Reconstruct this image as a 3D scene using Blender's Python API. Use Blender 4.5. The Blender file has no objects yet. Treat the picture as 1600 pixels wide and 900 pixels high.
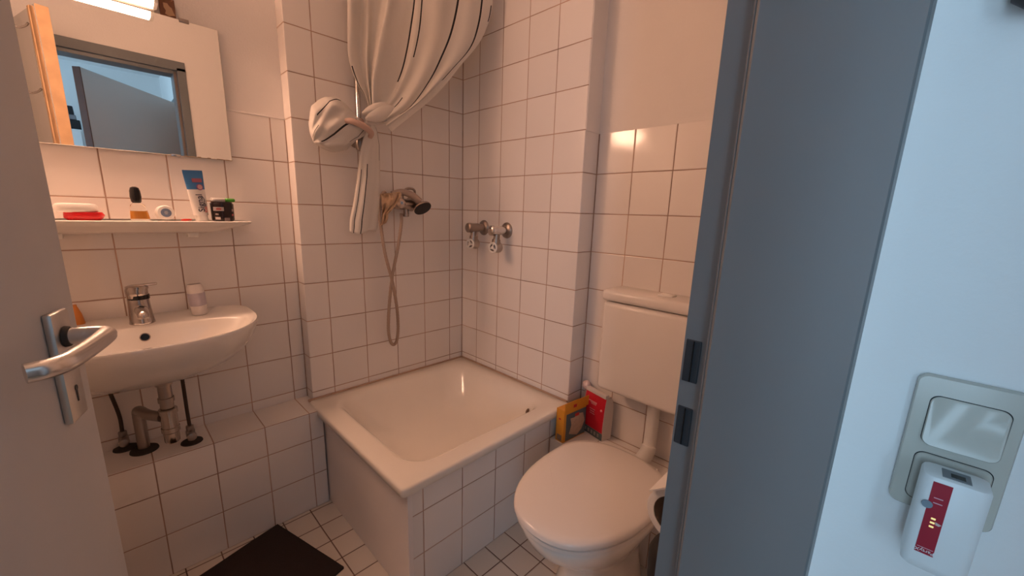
import bpy, bmesh, math, random
from mathutils import Vector, Matrix, noise
random.seed(7)
PI = math.pi
SC = bpy.context.scene
COL = SC.collection

# ------------------------------------------------------------------ camera
CAM = Vector((-1.2894, -1.6298, 0.7422 + 0.45))
_rv = Vector((1.6904, -0.6798, 0.5921))
RW = Matrix.Rotation(_rv.length, 3, _rv.normalized())      # world -> view (x right, y down, z forward)
FPX, CX, CY = 623.24, 800.0, 467.28
cd = bpy.data.cameras.new('camera')
cam = bpy.data.objects.new('camera', cd)
COL.objects.link(cam)
Mv = Matrix((RW[0], -RW[1], -RW[2])).transposed()
cam.matrix_world = Matrix.Translation(CAM) @ Mv.to_4x4()
cd.sensor_width = 36.0
cd.lens = 36.0 * FPX / 1600.0
cd.shift_y = (CY - 450.0) / 1600.0
cd.clip_start = 0.01
SC.camera = cam

def P(u, v, ax, val):
    """Point of the place seen at (u, v), on the plane where coordinate ax has value val."""
    d = RW.transposed() @ Vector(((u - CX) / FPX, (v - CY) / FPX, 1.0))
    i = 'xyz'.index(ax)
    return CAM + d * ((val - CAM[i]) / d[i])

def PJ(p):
    q = RW @ (Vector(p) - CAM)
    return (CX + FPX * q.x / q.z, CY + FPX * q.y / q.z)

def Zat(x, y, v):
    """Height of the vertical through (x, y) where it is seen at image row v."""
    lo, hi = -1.0, 3.0
    for _ in range(40):
        m = (lo + hi) / 2
        if PJ((x, y, m))[1] > v: lo = m
        else: hi = m
    return lo

# ------------------------------------------------------------------ light, world, exposure
SC.view_settings.view_transform = 'Standard'
SC.view_settings.look = 'None'
SC.view_settings.gamma = 1.0
SC.view_settings.use_curve_mapping = False
SC.view_settings.exposure = 0.0
W = bpy.data.worlds.new('world'); SC.world = W
W.use_nodes = True
W.node_tree.nodes['Background'].inputs[0].default_value = (0.55, 0.75, 1.0, 1)
W.node_tree.nodes['Background'].inputs[1].default_value = 1.0
LAMP_COL = (1.0, 0.56, 0.36)
LAMP_POWER = 46.5
DAY_POWER = 30.0

def area(name, loc, rot, sx, sy, power, col):
    l = bpy.data.lights.new(name, 'AREA'); l.shape = 'RECTANGLE'
    l.size = sx; l.size_y = sy; l.energy = power; l.color = col
    o = bpy.data.objects.new(name, l); COL.objects.link(o)
    o.location = loc; o.rotation_euler = rot
    return o
# daylight just outside the hall's balcony window, shining in along +x
area('window_daylight', (-3.2, -1.86, 1.30), (0, -PI / 2, 0), 2.1, 0.56, DAY_POWER, (0.50, 0.76, 1.0))
# added fill light outside an added rear window, brightens the mirrored hall
area('rear_fill_light', (-3.2, -3.25, 1.55), (0, -PI / 2, 0), 1.5, 0.8, 27.0, (0.48, 0.76, 1.0))

# ------------------------------------------------------------------ materials
def newmat(name):
    m = bpy.data.materials.new(name); m.use_nodes = True
    return m, m.node_tree.nodes, m.node_tree.links, m.node_tree.nodes['Principled BSDF']

def mat(name, col, rough=0.5, metal=0.0, vary=0.04, nscale=12.0, bump=0.0, bscale=60.0, trans=0.0, ior=1.45,
        emis=None, estr=0.0, coat=0.0, sss=0.0, spec=None):
    m, N, L, B = newmat(name)
    B.inputs['Roughness'].default_value = rough
    B.inputs['Metallic'].default_value = metal
    B.inputs['IOR'].default_value = ior
    if spec is not None: B.inputs['Specular IOR Level'].default_value = spec
    if trans: B.inputs['Transmission Weight'].default_value = trans
    if coat: B.inputs['Coat Weight'].default_value = coat; B.inputs['Coat Roughness'].default_value = 0.06
    if emis: B.inputs['Emission Color'].default_value = (*emis, 1); B.inputs['Emission Strength'].default_value = estr
    tc = N.new('ShaderNodeTexCoord')
    n = N.new('ShaderNodeTexNoise'); n.inputs['Scale'].default_value = nscale; n.inputs['Detail'].default_value = 3
    L.new(tc.outputs['Object'], n.inputs['Vector'])
    mr = N.new('ShaderNodeMapRange'); mr.inputs[3].default_value = 1 - vary; mr.inputs[4].default_value = 1 + vary
    L.new(n.outputs['Fac'], mr.inputs[0])
    mx = N.new('ShaderNodeVectorMath'); mx.operation = 'SCALE'; mx.inputs[0].default_value = col
    L.new(mr.outputs[0], mx.inputs['Scale']); L.new(mx.outputs[0], B.inputs['Base Color'])
    if bump:
        n2 = N.new('ShaderNodeTexNoise'); n2.inputs['Scale'].default_value = bscale; n2.inputs['Detail'].default_value = 4
        L.new(tc.outputs['Object'], n2.inputs['Vector'])
        bp = N.new('ShaderNodeBump'); bp.inputs['Strength'].default_value = 1; bp.inputs['Distance'].default_value = bump
        L.new(n2.outputs['Fac'], bp.inputs['Height']); L.new(bp.outputs[0], B.inputs['Normal'])
    return m

def tile_mat(name, axes, pitch=0.15, g=0.0030, tile=(0.83, 0.78, 0.745), grout=(0.40, 0.265, 0.20), extra=(), rough=0.12, wob=0.00022):
    """Glazed tiles in world position; axes = [(axis, offset)], extra = [(axis, value, width)] single joints."""
    m, N, L, B = newmat(name)
    ge = N.new('ShaderNodeNewGeometry'); sp = N.new('ShaderNodeSeparateXYZ'); L.new(ge.outputs['Position'], sp.inputs[0])
    sn = N.new('ShaderNodeSeparateXYZ'); L.new(ge.outputs['True Normal'], sn.inputs[0])
    def M(op, a, b=None, c=None):
        n = N.new('ShaderNodeMath'); n.operation = op
        for i, x in enumerate((a, b, c)):
            if x is None: continue
            if isinstance(x, (int, float)): n.inputs[i].default_value = x
            else: L.new(x, n.inputs[i])
        return n.outputs[0]
    # joints are never ruled perfectly: a slow wobble of well under a millimetre
    wn = N.new('ShaderNodeTexNoise'); wn.inputs['Scale'].default_value = 9; L.new(ge.outputs['Position'], wn.inputs['Vector'])
    wobble = M('MULTIPLY', M('SUBTRACT', wn.outputs['Fac'], 0.5), 0.0022)
    dist = None; cells = []
    for ax, off in axes:
        s = M('DIVIDE', M('SUBTRACT', M('ADD', sp.outputs['xyz'.index(ax)], wobble), off), pitch)
        d = M('MULTIPLY', M('ABSOLUTE', M('SUBTRACT', M('FRACT', M('ADD', s, 0.5)), 0.5)), pitch)
        d = M('ADD', d, M('GREATER_THAN', M('ABSOLUTE', sn.outputs['xyz'.index(ax)]), 0.6))
        cells.append(M('FLOOR', s))
        dist = d if dist is None else M('MINIMUM', dist, d)
    for ax, v, w in extra:
        d = M('SUBTRACT', M('ABSOLUTE', M('SUBTRACT', sp.outputs['xyz'.index(ax)], v)), w / 2 - g / 2)
        d = M('ADD', d, M('GREATER_THAN', M('ABSOLUTE', sn.outputs['xyz'.index(ax)]), 0.6))
        dist = M('MINIMUM', dist, d)
    mr = N.new('ShaderNodeMapRange'); mr.interpolation_type = 'SMOOTHSTEP'
    mr.inputs[1].default_value = g * 0.35; mr.inputs[2].default_value = g * 0.75
    mr.inputs[3].default_value = 1; mr.inputs[4].default_value = 0
    L.new(dist, mr.inputs[0]); mask = mr.outputs[0]
    cb = N.new('ShaderNodeCombineXYZ')
    for i, c in enumerate(cells[:3]): L.new(c, cb.inputs[i])
    wh = N.new('ShaderNodeTexWhiteNoise'); wh.noise_dimensions = '3D'; L.new(cb.outputs[0], wh.inputs['Vector'])
    vr = N.new('ShaderNodeMapRange'); vr.inputs[3].default_value = 0.965; vr.inputs[4].default_value = 1.02
    L.new(wh.outputs['Value'], vr.inputs[0])
    sc = N.new('ShaderNodeVectorMath'); sc.operation = 'SCALE'; sc.inputs[0].default_value = tile; L.new(vr.outputs[0], sc.inputs['Scale'])
    # grout dirtier in some places than others
    gn = N.new('ShaderNodeTexNoise'); gn.inputs['Scale'].default_value = 6; gn.inputs['Detail'].default_value = 3
    L.new(ge.outputs['Position'], gn.inputs['Vector'])
    gr = N.new('ShaderNodeMapRange'); gr.inputs[1].default_value = 0.3; gr.inputs[2].default_value = 0.7
    gr.inputs[3].default_value = 0.6; gr.inputs[4].default_value = 1.45; L.new(gn.outputs['Fac'], gr.inputs[0])
    gs = N.new('ShaderNodeVectorMath'); gs.operation = 'SCALE'; gs.inputs[0].default_value = grout; L.new(gr.outputs[0], gs.inputs['Scale'])
    mx = N.new('ShaderNodeMix'); mx.data_type = 'RGBA'
    L.new(mask, mx.inputs['Factor']); L.new(sc.outputs[0], mx.inputs['A']); L.new(gs.outputs[0], mx.inputs['B'])
    L.new(mx.outputs['Result'], B.inputs['Base Color'])
    rr = N.new('ShaderNodeMapRange'); rr.inputs[3].default_value = rough; rr.inputs[4].default_value = 0.85
    L.new(mask, rr.inputs[0]); L.new(rr.outputs[0], B.inputs['Roughness'])
    soft = N.new('ShaderNodeMapRange'); soft.interpolation_type = 'SMOOTHSTEP'
    soft.inputs[1].default_value = g * 0.3; soft.inputs[2].default_value = g * 1.3; L.new(dist, soft.inputs[0])
    wv = N.new('ShaderNodeTexNoise'); wv.inputs['Scale'].default_value = 14; wv.inputs['Detail'].default_value = 1
    L.new(ge.outputs['Position'], wv.inputs['Vector'])
    h = M('ADD', M('MULTIPLY', soft.outputs[0], 0.0010), M('MULTIPLY', wv.outputs['Fac'], wob * 4))
    bp = N.new('ShaderNodeBump'); bp.inputs['Strength'].default_value = 0.8; bp.inputs['Distance'].default_value = 1.0
    L.new(h, bp.inputs['Height']); L.new(bp.outputs[0], B.inputs['Normal'])
    return m

M_plaster = mat('painted_plaster', (0.80, 0.76, 0.73), 0.55, bump=0.0006, bscale=160, vary=0.015)
M_hallwall = mat('hall_paint', (0.88, 0.88, 0.88), 0.6, bump=0.0004, bscale=120, vary=0.015)
M_porcelain = mat('white_porcelain', (0.82, 0.78, 0.73), 0.10, vary=0.01, coat=0.5)
M_enamel = mat('cream_enamel', (0.82, 0.76, 0.68), 0.16, vary=0.02, coat=0.3)
M_panel = mat('plain_tub_panel', (0.80, 0.74, 0.71), 0.34, vary=0.05, nscale=5)
M_lid = mat('toilet_seat_plastic', (0.80, 0.74, 0.69), 0.16, vary=0.01)
M_whitepl = mat('white_plastic', (0.82, 0.79, 0.75), 0.3, vary=0.01)
M_chrome = mat('chrome', (0.62, 0.58, 0.55), 0.16, metal=1.0, vary=0.05)
M_dullchrome = mat('dull_chrome', (0.36, 0.31, 0.28), 0.30, metal=1.0, vary=0.10)
M_brushed = mat('brushed_aluminium', (0.66, 0.64, 0.61), 0.34, metal=1.0, vary=0.04, bump=0.0001, bscale=200)
M_steelpaint = mat('grey_frame_paint', (0.158, 0.172, 0.182), 0.38, vary=0.05, nscale=5, bump=0.0003, bscale=40)
M_leaf = mat('door_leaf_paint', (0.60, 0.585, 0.575), 0.5, vary=0.02, bump=0.0002, bscale=90)
M_edge = mat('orange_wood_door_edge', (0.60, 0.37, 0.20), 0.45, vary=0.25, nscale=18)
M_dark = mat('black_plastic', (0.012, 0.010, 0.010), 0.25, vary=0.1)
M_hole = mat('dark_steel_pocket', (0.035, 0.042, 0.05), 0.5, metal=0.3, vary=0.2)
M_rubber = mat('dark_rubber', (0.03, 0.025, 0.022), 0.7, vary=0.2)
M_mirror = mat('mirror_glass', (0.90, 0.91, 0.90), 0.0, metal=1.0, vary=0.0)
M_glassy = mat('clear_glass', (0.93, 0.93, 0.92), 0.03, vary=0.0, trans=1.0)
M_mat = mat('dark_brown_mat', (0.030, 0.018, 0.015), 0.95, vary=0.25, nscale=300, bump=0.002, bscale=500)
M_silicone = mat('brown_silicone', (0.44, 0.30, 0.22), 0.6, vary=0.25, nscale=25)
M_hosemat = mat('hose_plastic_grey', (0.42, 0.32, 0.26), 0.35, metal=0.35, vary=0.1)

# ------------------------------------------------------------------ mesh helpers
def B_(): return bmesh.new()

def box(bm, x0, x1, y0, y1, z0, z1, bev=0.0, seg=2, mtx=None):
    r = bmesh.ops.create_cube(bm, size=1.0)
    vs = r['verts']
    cx, cy, cz = (x0 + x1) / 2, (y0 + y1) / 2, (z0 + z1) / 2
    for v in vs:
        v.co = Vector((cx + v.co.x * abs(x1 - x0), cy + v.co.y * abs(y1 - y0), cz + v.co.z * abs(z1 - z0)))
    if bev:
        es = set(e for v in vs for e in v.link_edges)
        q = bmesh.ops.bevel(bm, geom=list(es), offset=bev, segments=seg, profile=0.5, affect='EDGES')
        vs = list(set(v for f in q['faces'] for v in f.verts) | set(v for v in vs if v.is_valid))
    if mtx is not None: bmesh.ops.transform(bm, matrix=mtx, verts=vs)
    return bm

def loft(bm, rings, caps=(True, True), closed=True):
    vr = [[bm.verts.new(p) for p in r] for r in rings]
    n = len(vr[0]); m = n if closed else n - 1
    for a, b in zip(vr[:-1], vr[1:]):
        for i in range(m):
            bm.faces.new((a[i], a[(i + 1) % n], b[(i + 1) % n], b[i]))
    if closed and caps[0]: bm.faces.new(list(reversed(vr[0])))
    if closed and caps[1]: bm.faces.new(vr[-1])
    return vr

def axis_frame(d):
    d = Vector(d).normalized()
    a = Vector((0, 0, 1)) if abs(d.z) < 0.9 else Vector((1, 0, 0))
    u = d.cross(a).normalized(); w = d.cross(u).normalized()
    return d, u, w

def lathe(bm, origin, direction, prof, n=24, caps=(True, True)):
    """prof = [(distance along direction, radius)]"""
    d, u, w = axis_frame(direction); o = Vector(origin)
    rings = [[o + d * s + (u * math.cos(2 * PI * k / n) + w * math.sin(2 * PI * k / n)) * max(r, 1e-5) for k in range(n)] for s, r in prof]
    loft(bm, rings, caps)
    return bm

def smooth_path(pts, per=8):
    pts = [Vector(p) for p in pts]
    out = []
    q = [pts[0] * 2 - pts[1]] + pts + [pts[-1] * 2 - pts[-2]]
    for i in range(1, len(q) - 2):
        for k in range(per):
            t = k / per; a, b, c, d = q[i - 1], q[i], q[i + 1], q[i + 2]
            out.append(0.5 * ((2 * b) + (c - a) * t + (2 * a - 5 * b + 4 * c - d) * t * t + (3 * b - a - 3 * c + d) * t ** 3))
    out.append(pts[-1]); return out

def tube(bm, pts, r, n=12, smooth=True, per=8, rib=0.0, flat=None):
    path = smooth_path(pts, per) if smooth else [Vector(p) for p in pts]
    rings = []; up = None
    for i, p in enumerate(path):
        t = (path[min(i + 1, len(path) - 1)] - path[max(i - 1, 0)]).normalized()
        if up is None:
            _, u, w = axis_frame(t)
        else:
            u = (up - t * up.dot(t)).normalized(); w = t.cross(u)
        up = u
        s = i / (len(path) - 1)
        rr = (r(s) if callable(r) else r) * (1 + (rib if i % 2 else -rib))
        rings.append([p + (u * math.cos(2 * PI * k / n) + w * math.sin(2 * PI * k / n)) * rr for k in range(n)])
    loft(bm, rings); return bm

def prism(bm, outline, ax, a, b):
    """extrude a closed 2D outline (list of pairs on the other two axes) from a to b along axis ax"""
    i = 'xyz'.index(ax)
    def mk(p, v):
        q = list(p); q.insert(i, v); return Vector(q)
    loft(bm, [[mk(p, a) for p in outline], [mk(p, b) for p in outline]])
    return bm

def rrect(x0, x1, y0, y1, r, n=6):
    out = []
    for cx, cy, a0 in ((x1 - r, y1 - r, 0), (x0 + r, y1 - r, PI / 2), (x0 + r, y0 + r, PI), (x1 - r, y0 + r, 1.5 * PI)):
        for k in range(n + 1):
            a = a0 + PI / 2 * k / n
            out.append((cx + r * math.cos(a), cy + r * math.sin(a)))
    return out

# ------------------------------------------------------------------ object helpers
def tag(o, label=None, cat=None, group=None, kind=None):
    if label: o['label'] = label
    if cat: o['category'] = cat
    if group: o['group'] = group
    if kind: o['kind'] = kind
    return o

def thing(name, label, cat, loc, group=None, kind=None):
    o = bpy.data.objects.new(name, None); COL.objects.link(o)
    o.location = loc; o.empty_display_size = 0.05
    tag(o, label, cat, group, kind); return o

def obj(name, bm, m, parent=None, smooth=True, label=None, sub=0, angle=40):
    bmesh.ops.recalc_face_normals(bm, faces=bm.faces)
    if smooth:
        for f in bm.faces: f.smooth = True
        lim = math.radians(angle)
        for e in bm.edges:
            if len(e.link_faces) == 2 and e.calc_face_angle(0) > lim: e.smooth = False
    xs = [v.co for v in bm.verts]
    c = Vector(((min(v.x for v in xs) + max(v.x for v in xs)) / 2, (min(v.y for v in xs) + max(v.y for v in xs)) / 2, min(v.z for v in xs)))
    for v in bm.verts: v.co -= c
    me = bpy.data.meshes.new(name); bm.to_mesh(me); bm.free()
    for mm in (m if isinstance(m, (list, tuple)) else [m]): me.materials.append(mm)
    o = bpy.data.objects.new(name, me); COL.objects.link(o)
    w = Vector((0, 0, 0)); q = parent
    while q is not None: w += q.location; q = q.parent
    o.parent = parent; o.location = c - w
    if sub:
        s = o.modifiers.new('subdivision', 'SUBSURF'); s.levels = sub; s.render_levels = sub
    if label: o['label'] = label
    return o

def struct(name, bm, m, label=None, smooth=False):
    o = obj(name, bm, m, None, smooth); o['kind'] = 'structure'
    if label: o['label'] = label
    return o

def text(name, body, size, mtx, m, parent, depth=0.0002, align='CENTER'):
    c = bpy.data.curves.new(name, 'FONT'); c.body = body; c.size = size; c.extrude = depth
    c.align_x = align; c.align_y = 'CENTER'; c.resolution_u = 3
    t = bpy.data.objects.new(name + '_curve', c)
    me = bpy.data.meshes.new_from_object(t)
    bpy.data.objects.remove(t); bpy.data.curves.remove(c)
    bm = bmesh.new(); bm.from_mesh(me); bpy.data.meshes.remove(me)
    bmesh.ops.transform(bm, matrix=mtx, verts=bm.verts)
    return obj(name, bm, m, parent, smooth=False)

def basis(origin, right, up):
    """matrix taking local x to right, y to up, z to right x up"""
    r = Vector(right).normalized(); n = r.cross(Vector(up)).normalized(); u = n.cross(r)
    return Matrix(((r.x, u.x, n.x, origin[0]), (r.y, u.y, n.y, origin[1]), (r.z, u.z, n.z, origin[2]), (0, 0, 0, 1)))

# ------------------------------------------------------------------ the place: sizes in metres
XE = -0.772     # left end of the shower wall that stands forward of the sink wall
YS = 0.062      # sink wall plane
XC = 0.089      # wall behind the toilet
YB = -0.718     # right end of the valve wall
YF = -1.487     # bathroom face of the door wall
YH = -1.604     # hall face of the door wall
XL = -1.64      # bathroom left wall
XS = -0.68      # hall wall that carries the light switch
CEIL = 2.45

grid_sink = [('x', -0.822), ('z', 0.0)]
T_sink = tile_mat('white_tiles_sink_wall', grid_sink, extra=[('x', XE, 0.006)])
T_shower = tile_mat('white_tiles_shower_back', [('x', -0.082), ('z', 0.0)], extra=[('x', 0.0, 0.006)])
T_valve = tile_mat('white_tiles_valve_wall', [('y', -0.1193), ('z', 0.0)])
T_toilet = tile_mat('white_tiles_toilet_wall', [('y', -0.8714), ('z', 0.0)], extra=[('y', YB, 0.006)])
T_tubfront = tile_mat('white_tiles_tub_front', [('x', -0.1141), ('z', 0.0)])
T_ledge = tile_mat('white_tiles_low_ledge', [('x', -0.822), ('z', 0.0)], extra=[('z', 0.4135, 0.004)])
T_ledge2 = tile_mat('white_tiles_toilet_ledge', [('y', -0.8714), ('z', 0.0)], extra=[('x', 0.05, 0.003)])
T_floor = tile_mat('cream_floor_tiles', [('x', -0.457), ('y', -0.116)], pitch=0.098, g=0.0036, tile=(0.74, 0.66, 0.58), grout=(0.17, 0.10, 0.075), rough=0.22)

b = B_(); box(b, XL, XC + 0.2, YF, YS + 0.1, -0.1, 0.0); struct('floor', b, T_floor, 'small square cream tiles of the bathroom floor')
b = B_(); box(b, XL, XE + 0.02, YS, YS + 0.15, 0, 1.4975); struct('wall_back', b, T_sink, 'half-tiled wall behind the sink')
b = B_(); box(b, XL, XE + 0.02, YS + 0.006, YS + 0.15, 1.50, CEIL); box(b, XL, XE, YS - 0.002, YS + 0.02, 1.497, 1.503, 0.002)
struct('wall_back_upper', b, M_plaster, 'plain painted upper part of the sink wall')
b = B_(); box(b, XE, XC + 0.1, 0.0, YS + 0.15, 0, CEIL, 0.0025, 2); struct('wall_shower_back', b, T_shower)
b = B_(); box(b, 0.0, XC + 0.15, YB, 0.0, 0, CEIL, 0.0025, 2); struct('wall_valve_side', b, T_valve)
b = B_(); box(b, XC, XC + 0.15, YF, YB, 0, 1.4975); struct('wall_right', b, T_toilet)
b = B_(); box(b, XC + 0.0015, XC + 0.15, YF, YB, 1.4975, CEIL); box(b, .0025, XC + .01, YB - .0016, YB + .002, 1.4975, CEIL); struct('wall_right_upper', b, M_plaster)
# upper plain skin of the pier beside the toilet wall (the tiles stop at shoulder height there)
b = B_(); box(b, XL - 0.12, XL, YF, YS + 0.1, 0, CEIL); struct('wall_left', b, M_plaster)
b = B_(); box(b, -3.1, XC + 0.3, -4.2, YS + 0.2, CEIL, CEIL + 0.1); struct('ceiling', b, mat('ceiling_paint', (0.86, 0.85, 0.84), 0.7))
# door wall with the opening
OX0, OX1, OZ = -1.50, -0.868, 1.93
b = B_()
box(b, XL - 0.12, OX0 - 0.005, YH, YF, 0, CEIL); box(b, OX1 + 0.005, XC + 0.3, YH, YF, 0, CEIL); box(b, OX0 - 0.005, OX1 + 0.005, YH, YF, OZ + 0.03, CEIL)
struct('wall_front', b, M_plaster, 'painted wall around the door opening')

# tiled ledges
b = B_(); box(b, XL, XE - 0.001, -0.10, YS - 0.0005, 0, 0.415, 0.001, 1); struct('trim_1', b, T_ledge, 'tiled ledge under the sink')
b = B_(); box(b, -0.114, XC - 0.0005, YF + 0.0005, -0.7195, 0, 0.30, 0.001, 1); struct('trim_2', b, T_ledge2, 'tiled ledge behind the toilet')

# ------------------------------------------------------------------ hall
hx0, hy0 = -3.0, -4.1
b = B_(); box(b, hx0, XS, hy0, YF, -0.1, 0.0)
struct('floor_hall', b, mat('hall_laminate', (0.35, 0.26, 0.18), 0.4, vary=0.15, nscale=6))
b = B_(); box(b, XS, XS + 0.12, -2.78, YH - 0.0, 0, CEIL); box(b, XS, XS + 0.12, hy0, -3.62, 0, CEIL); box(b, XS, XS + 0.12, -3.62, -2.78, 2.02, CEIL)
struct('wall_hall_right', b, M_hallwall, 'hall wall with the light switch')
b = B_(); box(b, hx0, XS + 0.12, hy0 - 0.1, hy0, 0, CEIL); struct('wall_hall_back', b, M_hallwall)
wy0, wy1, wz0, wz1 = -2.10, -1.62, 0.25, 2.35
b = B_()
box(b, hx0 - 0.15, hx0, hy0 - 0.1, -3.70, 0, CEIL); box(b, hx0 - 0.15, hx0, -2.80, wy0, 0, CEIL); box(b, hx0 - 0.15, hx0, -3.70, -2.80, 0, .80); box(b, hx0 - 0.15, hx0, -3.70, -2.80, 2.30, CEIL); box(b, hx0 - 0.15, hx0, wy1, YF, 0, CEIL)
box(b, hx0 - 0.15, hx0, wy0, wy1, 0, wz0); box(b, hx0 - 0.15, hx0, wy0, wy1, wz1, CEIL)
struct('wall_hall_left', b, M_hallwall)
b = B_(); box(b, hx0 - 0.12, XL - 0.12, YF - 0.02, YF + 0.02, 0, CEIL); box(b, hx0, XL - 0.1, YH, YF - 0.02, 0, CEIL); struct('wall_hall_front', b, M_hallwall)
b = B_()
fx0, fx1 = hx0 - 0.09, hx0 - 0.03
box(b, fx0, fx1, wy0, wy0 + 0.05, wz0, wz1, .004); box(b, fx0, fx1, wy1 - 0.05, wy1, wz0, wz1, .004)
box(b, fx0, fx1, wy0 + 0.05, wy1 - 0.05, wz0, wz0 + 0.08, .004); box(b, fx0, fx1, wy0 + 0.05, wy1 - 0.05, wz1 - 0.07, wz1, .004)
box(b, fx0, fx1, (wy0 + wy1) / 2 - 0.018, (wy0 + wy1) / 2 + 0.018, wz0 + 0.08, wz1 - 0.07, .004)
for k in range(1, 9): box(b, fx0 + .01, fx1 - .01, wy0 + 0.05, wy1 - 0.05, wz0 + .235 * k - 0.014, wz0 + .235 * k + 0.014, .003)
win = struct('window_1', b, M_whitepl, 'balcony window of the hall')
b = B_()
box(b, fx0, fx1, -3.70, -3.64, .80, 2.30, .004); box(b, fx0, fx1, -2.86, -2.80, .80, 2.30, .004); box(b, fx0, fx1, -3.64, -2.86, .80, .87, .004); box(b, fx0, fx1, -3.64, -2.86, 2.23, 2.30, .004)
box(b, fx0, fx1, -3.27, -3.23, .87, 2.23, .004); struct('added_window', b, M_whitepl, 'added rear window of the hall, for fill light')  # added window, made up to let the rear fill light in
# grey leaf of the hall door, standing open; only the mirror shows it
HD0, HD1 = Vector((-0.715, -2.785)), Vector((-1.281, -2.06))
dd = (HD1 - HD0); hl = dd.length; dd.normalize()
Mh = Matrix(((dd.x, -dd.y, 0, HD0.x), (dd.y, dd.x, 0, HD0.y), (0, 0, 1, 0), (0, 0, 0, 1)))
hd = thing('door_2', 'open grey door standing in the hall, seen in the mirror', 'door', (HD0.x, HD0.y, 0)); hd['kind'] = 'structure'
del hd['category']
b = B_(); box(b, 0, hl - 0.006, -0.02, 0.02, 0.01, 1.985, 0.002, 1, Mh)
obj('leaf', b, mat('hall_leaf_grey', (0.56, 0.52, 0.48), 0.45, vary=0.04, nscale=3), hd, False)
b = B_(); box(b, hl - 0.006, hl + .0005, -0.0205, 0.0205, 0.01, 1.985, 0.001, 1, Mh); obj('edge_strip', b, mat('brown_wood_edge', (0.11, 0.035, 0.015), 0.5, vary=0.3, nscale=15), hd, False)
b = B_(); lathe(b, Mh @ Vector((hl - 0.07, -0.02, 1.05)), Mh.to_3x3() @ Vector((0, -1, 0)), [(0, .010), (.05, .010)], 12)
tube(b, [Mh @ Vector((hl - 0.07, -0.065, 1.05)), Mh @ Vector((hl - 0.19, -0.068, 1.05))], 0.009, 12, False); obj('door_handle', b, M_brushed, hd)
b = B_()
box(b, XS - 0.045, XS + 0.02, -2.90, -2.83, 0, 2.06, .003); box(b, XS - 0.045, XS + 0.02, -3.66, -3.59, 0, 2.06, .003); box(b, XS - 0.045, XS + 0.02, -3.66, -2.83, 2.0, 2.06, .003)
struct('trim_3', b, M_steelpaint, 'grey frame of the hall door')
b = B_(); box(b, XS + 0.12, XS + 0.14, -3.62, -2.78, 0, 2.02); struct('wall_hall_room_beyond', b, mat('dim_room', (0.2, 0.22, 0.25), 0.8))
# things at the far end of the hall
cab = thing('tall_cabinet', 'white tall cabinet at the far end of the hall, in the mirror', 'cabinet', (-1.62, -3.85, 0))
b = B_(); box(b, -1.92, -1.30, hy0 + 0.004, -3.50, 0.0, 1.78, .004); obj('body', b, mat('cabinet_white', (.82, .84, .86), .35, vary=.01), cab, False)
b = B_(); box(b, -1.905, -1.315, -3.50, -3.482, 0.06, 1.765, .003); dr = obj('door', b, mat('cabinet_door_white', (.84, .86, .88), .3, vary=.01), cab, False)
b = B_(); box(b, -1.36, -1.348, -3.482, -3.46, 0.85, 0.99, .003); obj('handle', b, M_brushed, dr)
for i, (x0, x1, z0, z1, lb) in enumerate([(-1.62, -1.31, 1.781, 1.86, 'low black box lying on the white hall cabinet'), (-1.60, -1.33, 1.861, 1.90, 'flat grey box stacked on the low black box'), (-1.60, -1.34, 1.901, 1.97, 'upper black box, topmost on the hall cabinet')]):
    b = B_(); box(b, x0, x1, -3.86, -3.54, z0, z1, .006); tag(obj('storage_box', b, mat('box_tone', (.02, .02, .025) if i != 1 else (.25, .25, .27), .5)), lb, 'box')

# ------------------------------------------------------------------ steel door frame
fr = thing('door_frame', 'grey painted steel frame of the bathroom doorway with two latch holes', 'door frame', (OX1, YH, 0)); fr['kind'] = 'structure'
del fr['category']
def jamb(xr, s, name, holes=False):
    """profile of a steel frame: room flange, rebate, step, reveal, hall flange. s=+1 right jamb"""
    prof = [(xr + s * .040, YF + .001), (xr + s * .040, YF + .010), (xr, YF + .010), (xr, YF - .016), (xr - s * .002, YF - .0185),
            (xr - s * .013, YF - .0185), (xr - s * .016, YF - .0215), (xr - s * .016, YH - .0085), (xr - s * .0145, YH - .010), (xr + s * .034, YH - .010), (xr + s * .034, YH - .0008), (xr - s * .0005, YH - .0008), (xr + s * .004, YH + .01), (xr + s * .004, YF - .002), (xr + s * .004, YF + .001)]
    b = B_(); prism(b, prof, 'z', 0.0, OZ + .03)
    return obj(name, b, M_steelpaint, fr, False)
JR = jamb(OX1, +1, 'jamb'); JL = jamb(OX0, -1, 'jamb')
prof = [(YF + .001, OZ + .065), (YF + .010, OZ + .065), (YF + .010, OZ + .016), (YF - .0185, OZ + .016), (YF - .0215, OZ), (YH - .010, OZ), (YH - .010, OZ + .05), (YH - .0008, OZ + .05), (YH - .0008, OZ + .022), (YF - .002, OZ + .022)]
b = B_(); prism(b, prof, 'x', OX0 - .040, OX1 + .040); obj('frame_head', b, M_steelpaint, fr, False)
# rubber seal along the step
b = B_(); box(b, OX1 - .0135, OX1 - .001, YF - .0183, YF - .0165, .01, OZ + .01, .0006); obj('seal', b, mat('brown_seal', (.16, .13, .115), .5), fr)
for nm, z0, z1 in (('latch_hole', 1.021, 1.068), ('bolt_hole', 0.947, 0.992)):
    b = B_(); box(b, OX1 - .0012, OX1 + .003, -1.495, -1.479, z0, z1, .0012); h = obj(nm, b, M_hole, fr, False, 'dark recessed hole in the grey jamb')
    b = B_(); box(b, OX1 - .0022, OX1 - .0008, -1.4882, -1.4870, z0 + .001, z1 - .001); obj('rib', b, M_dark, h, False)

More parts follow.
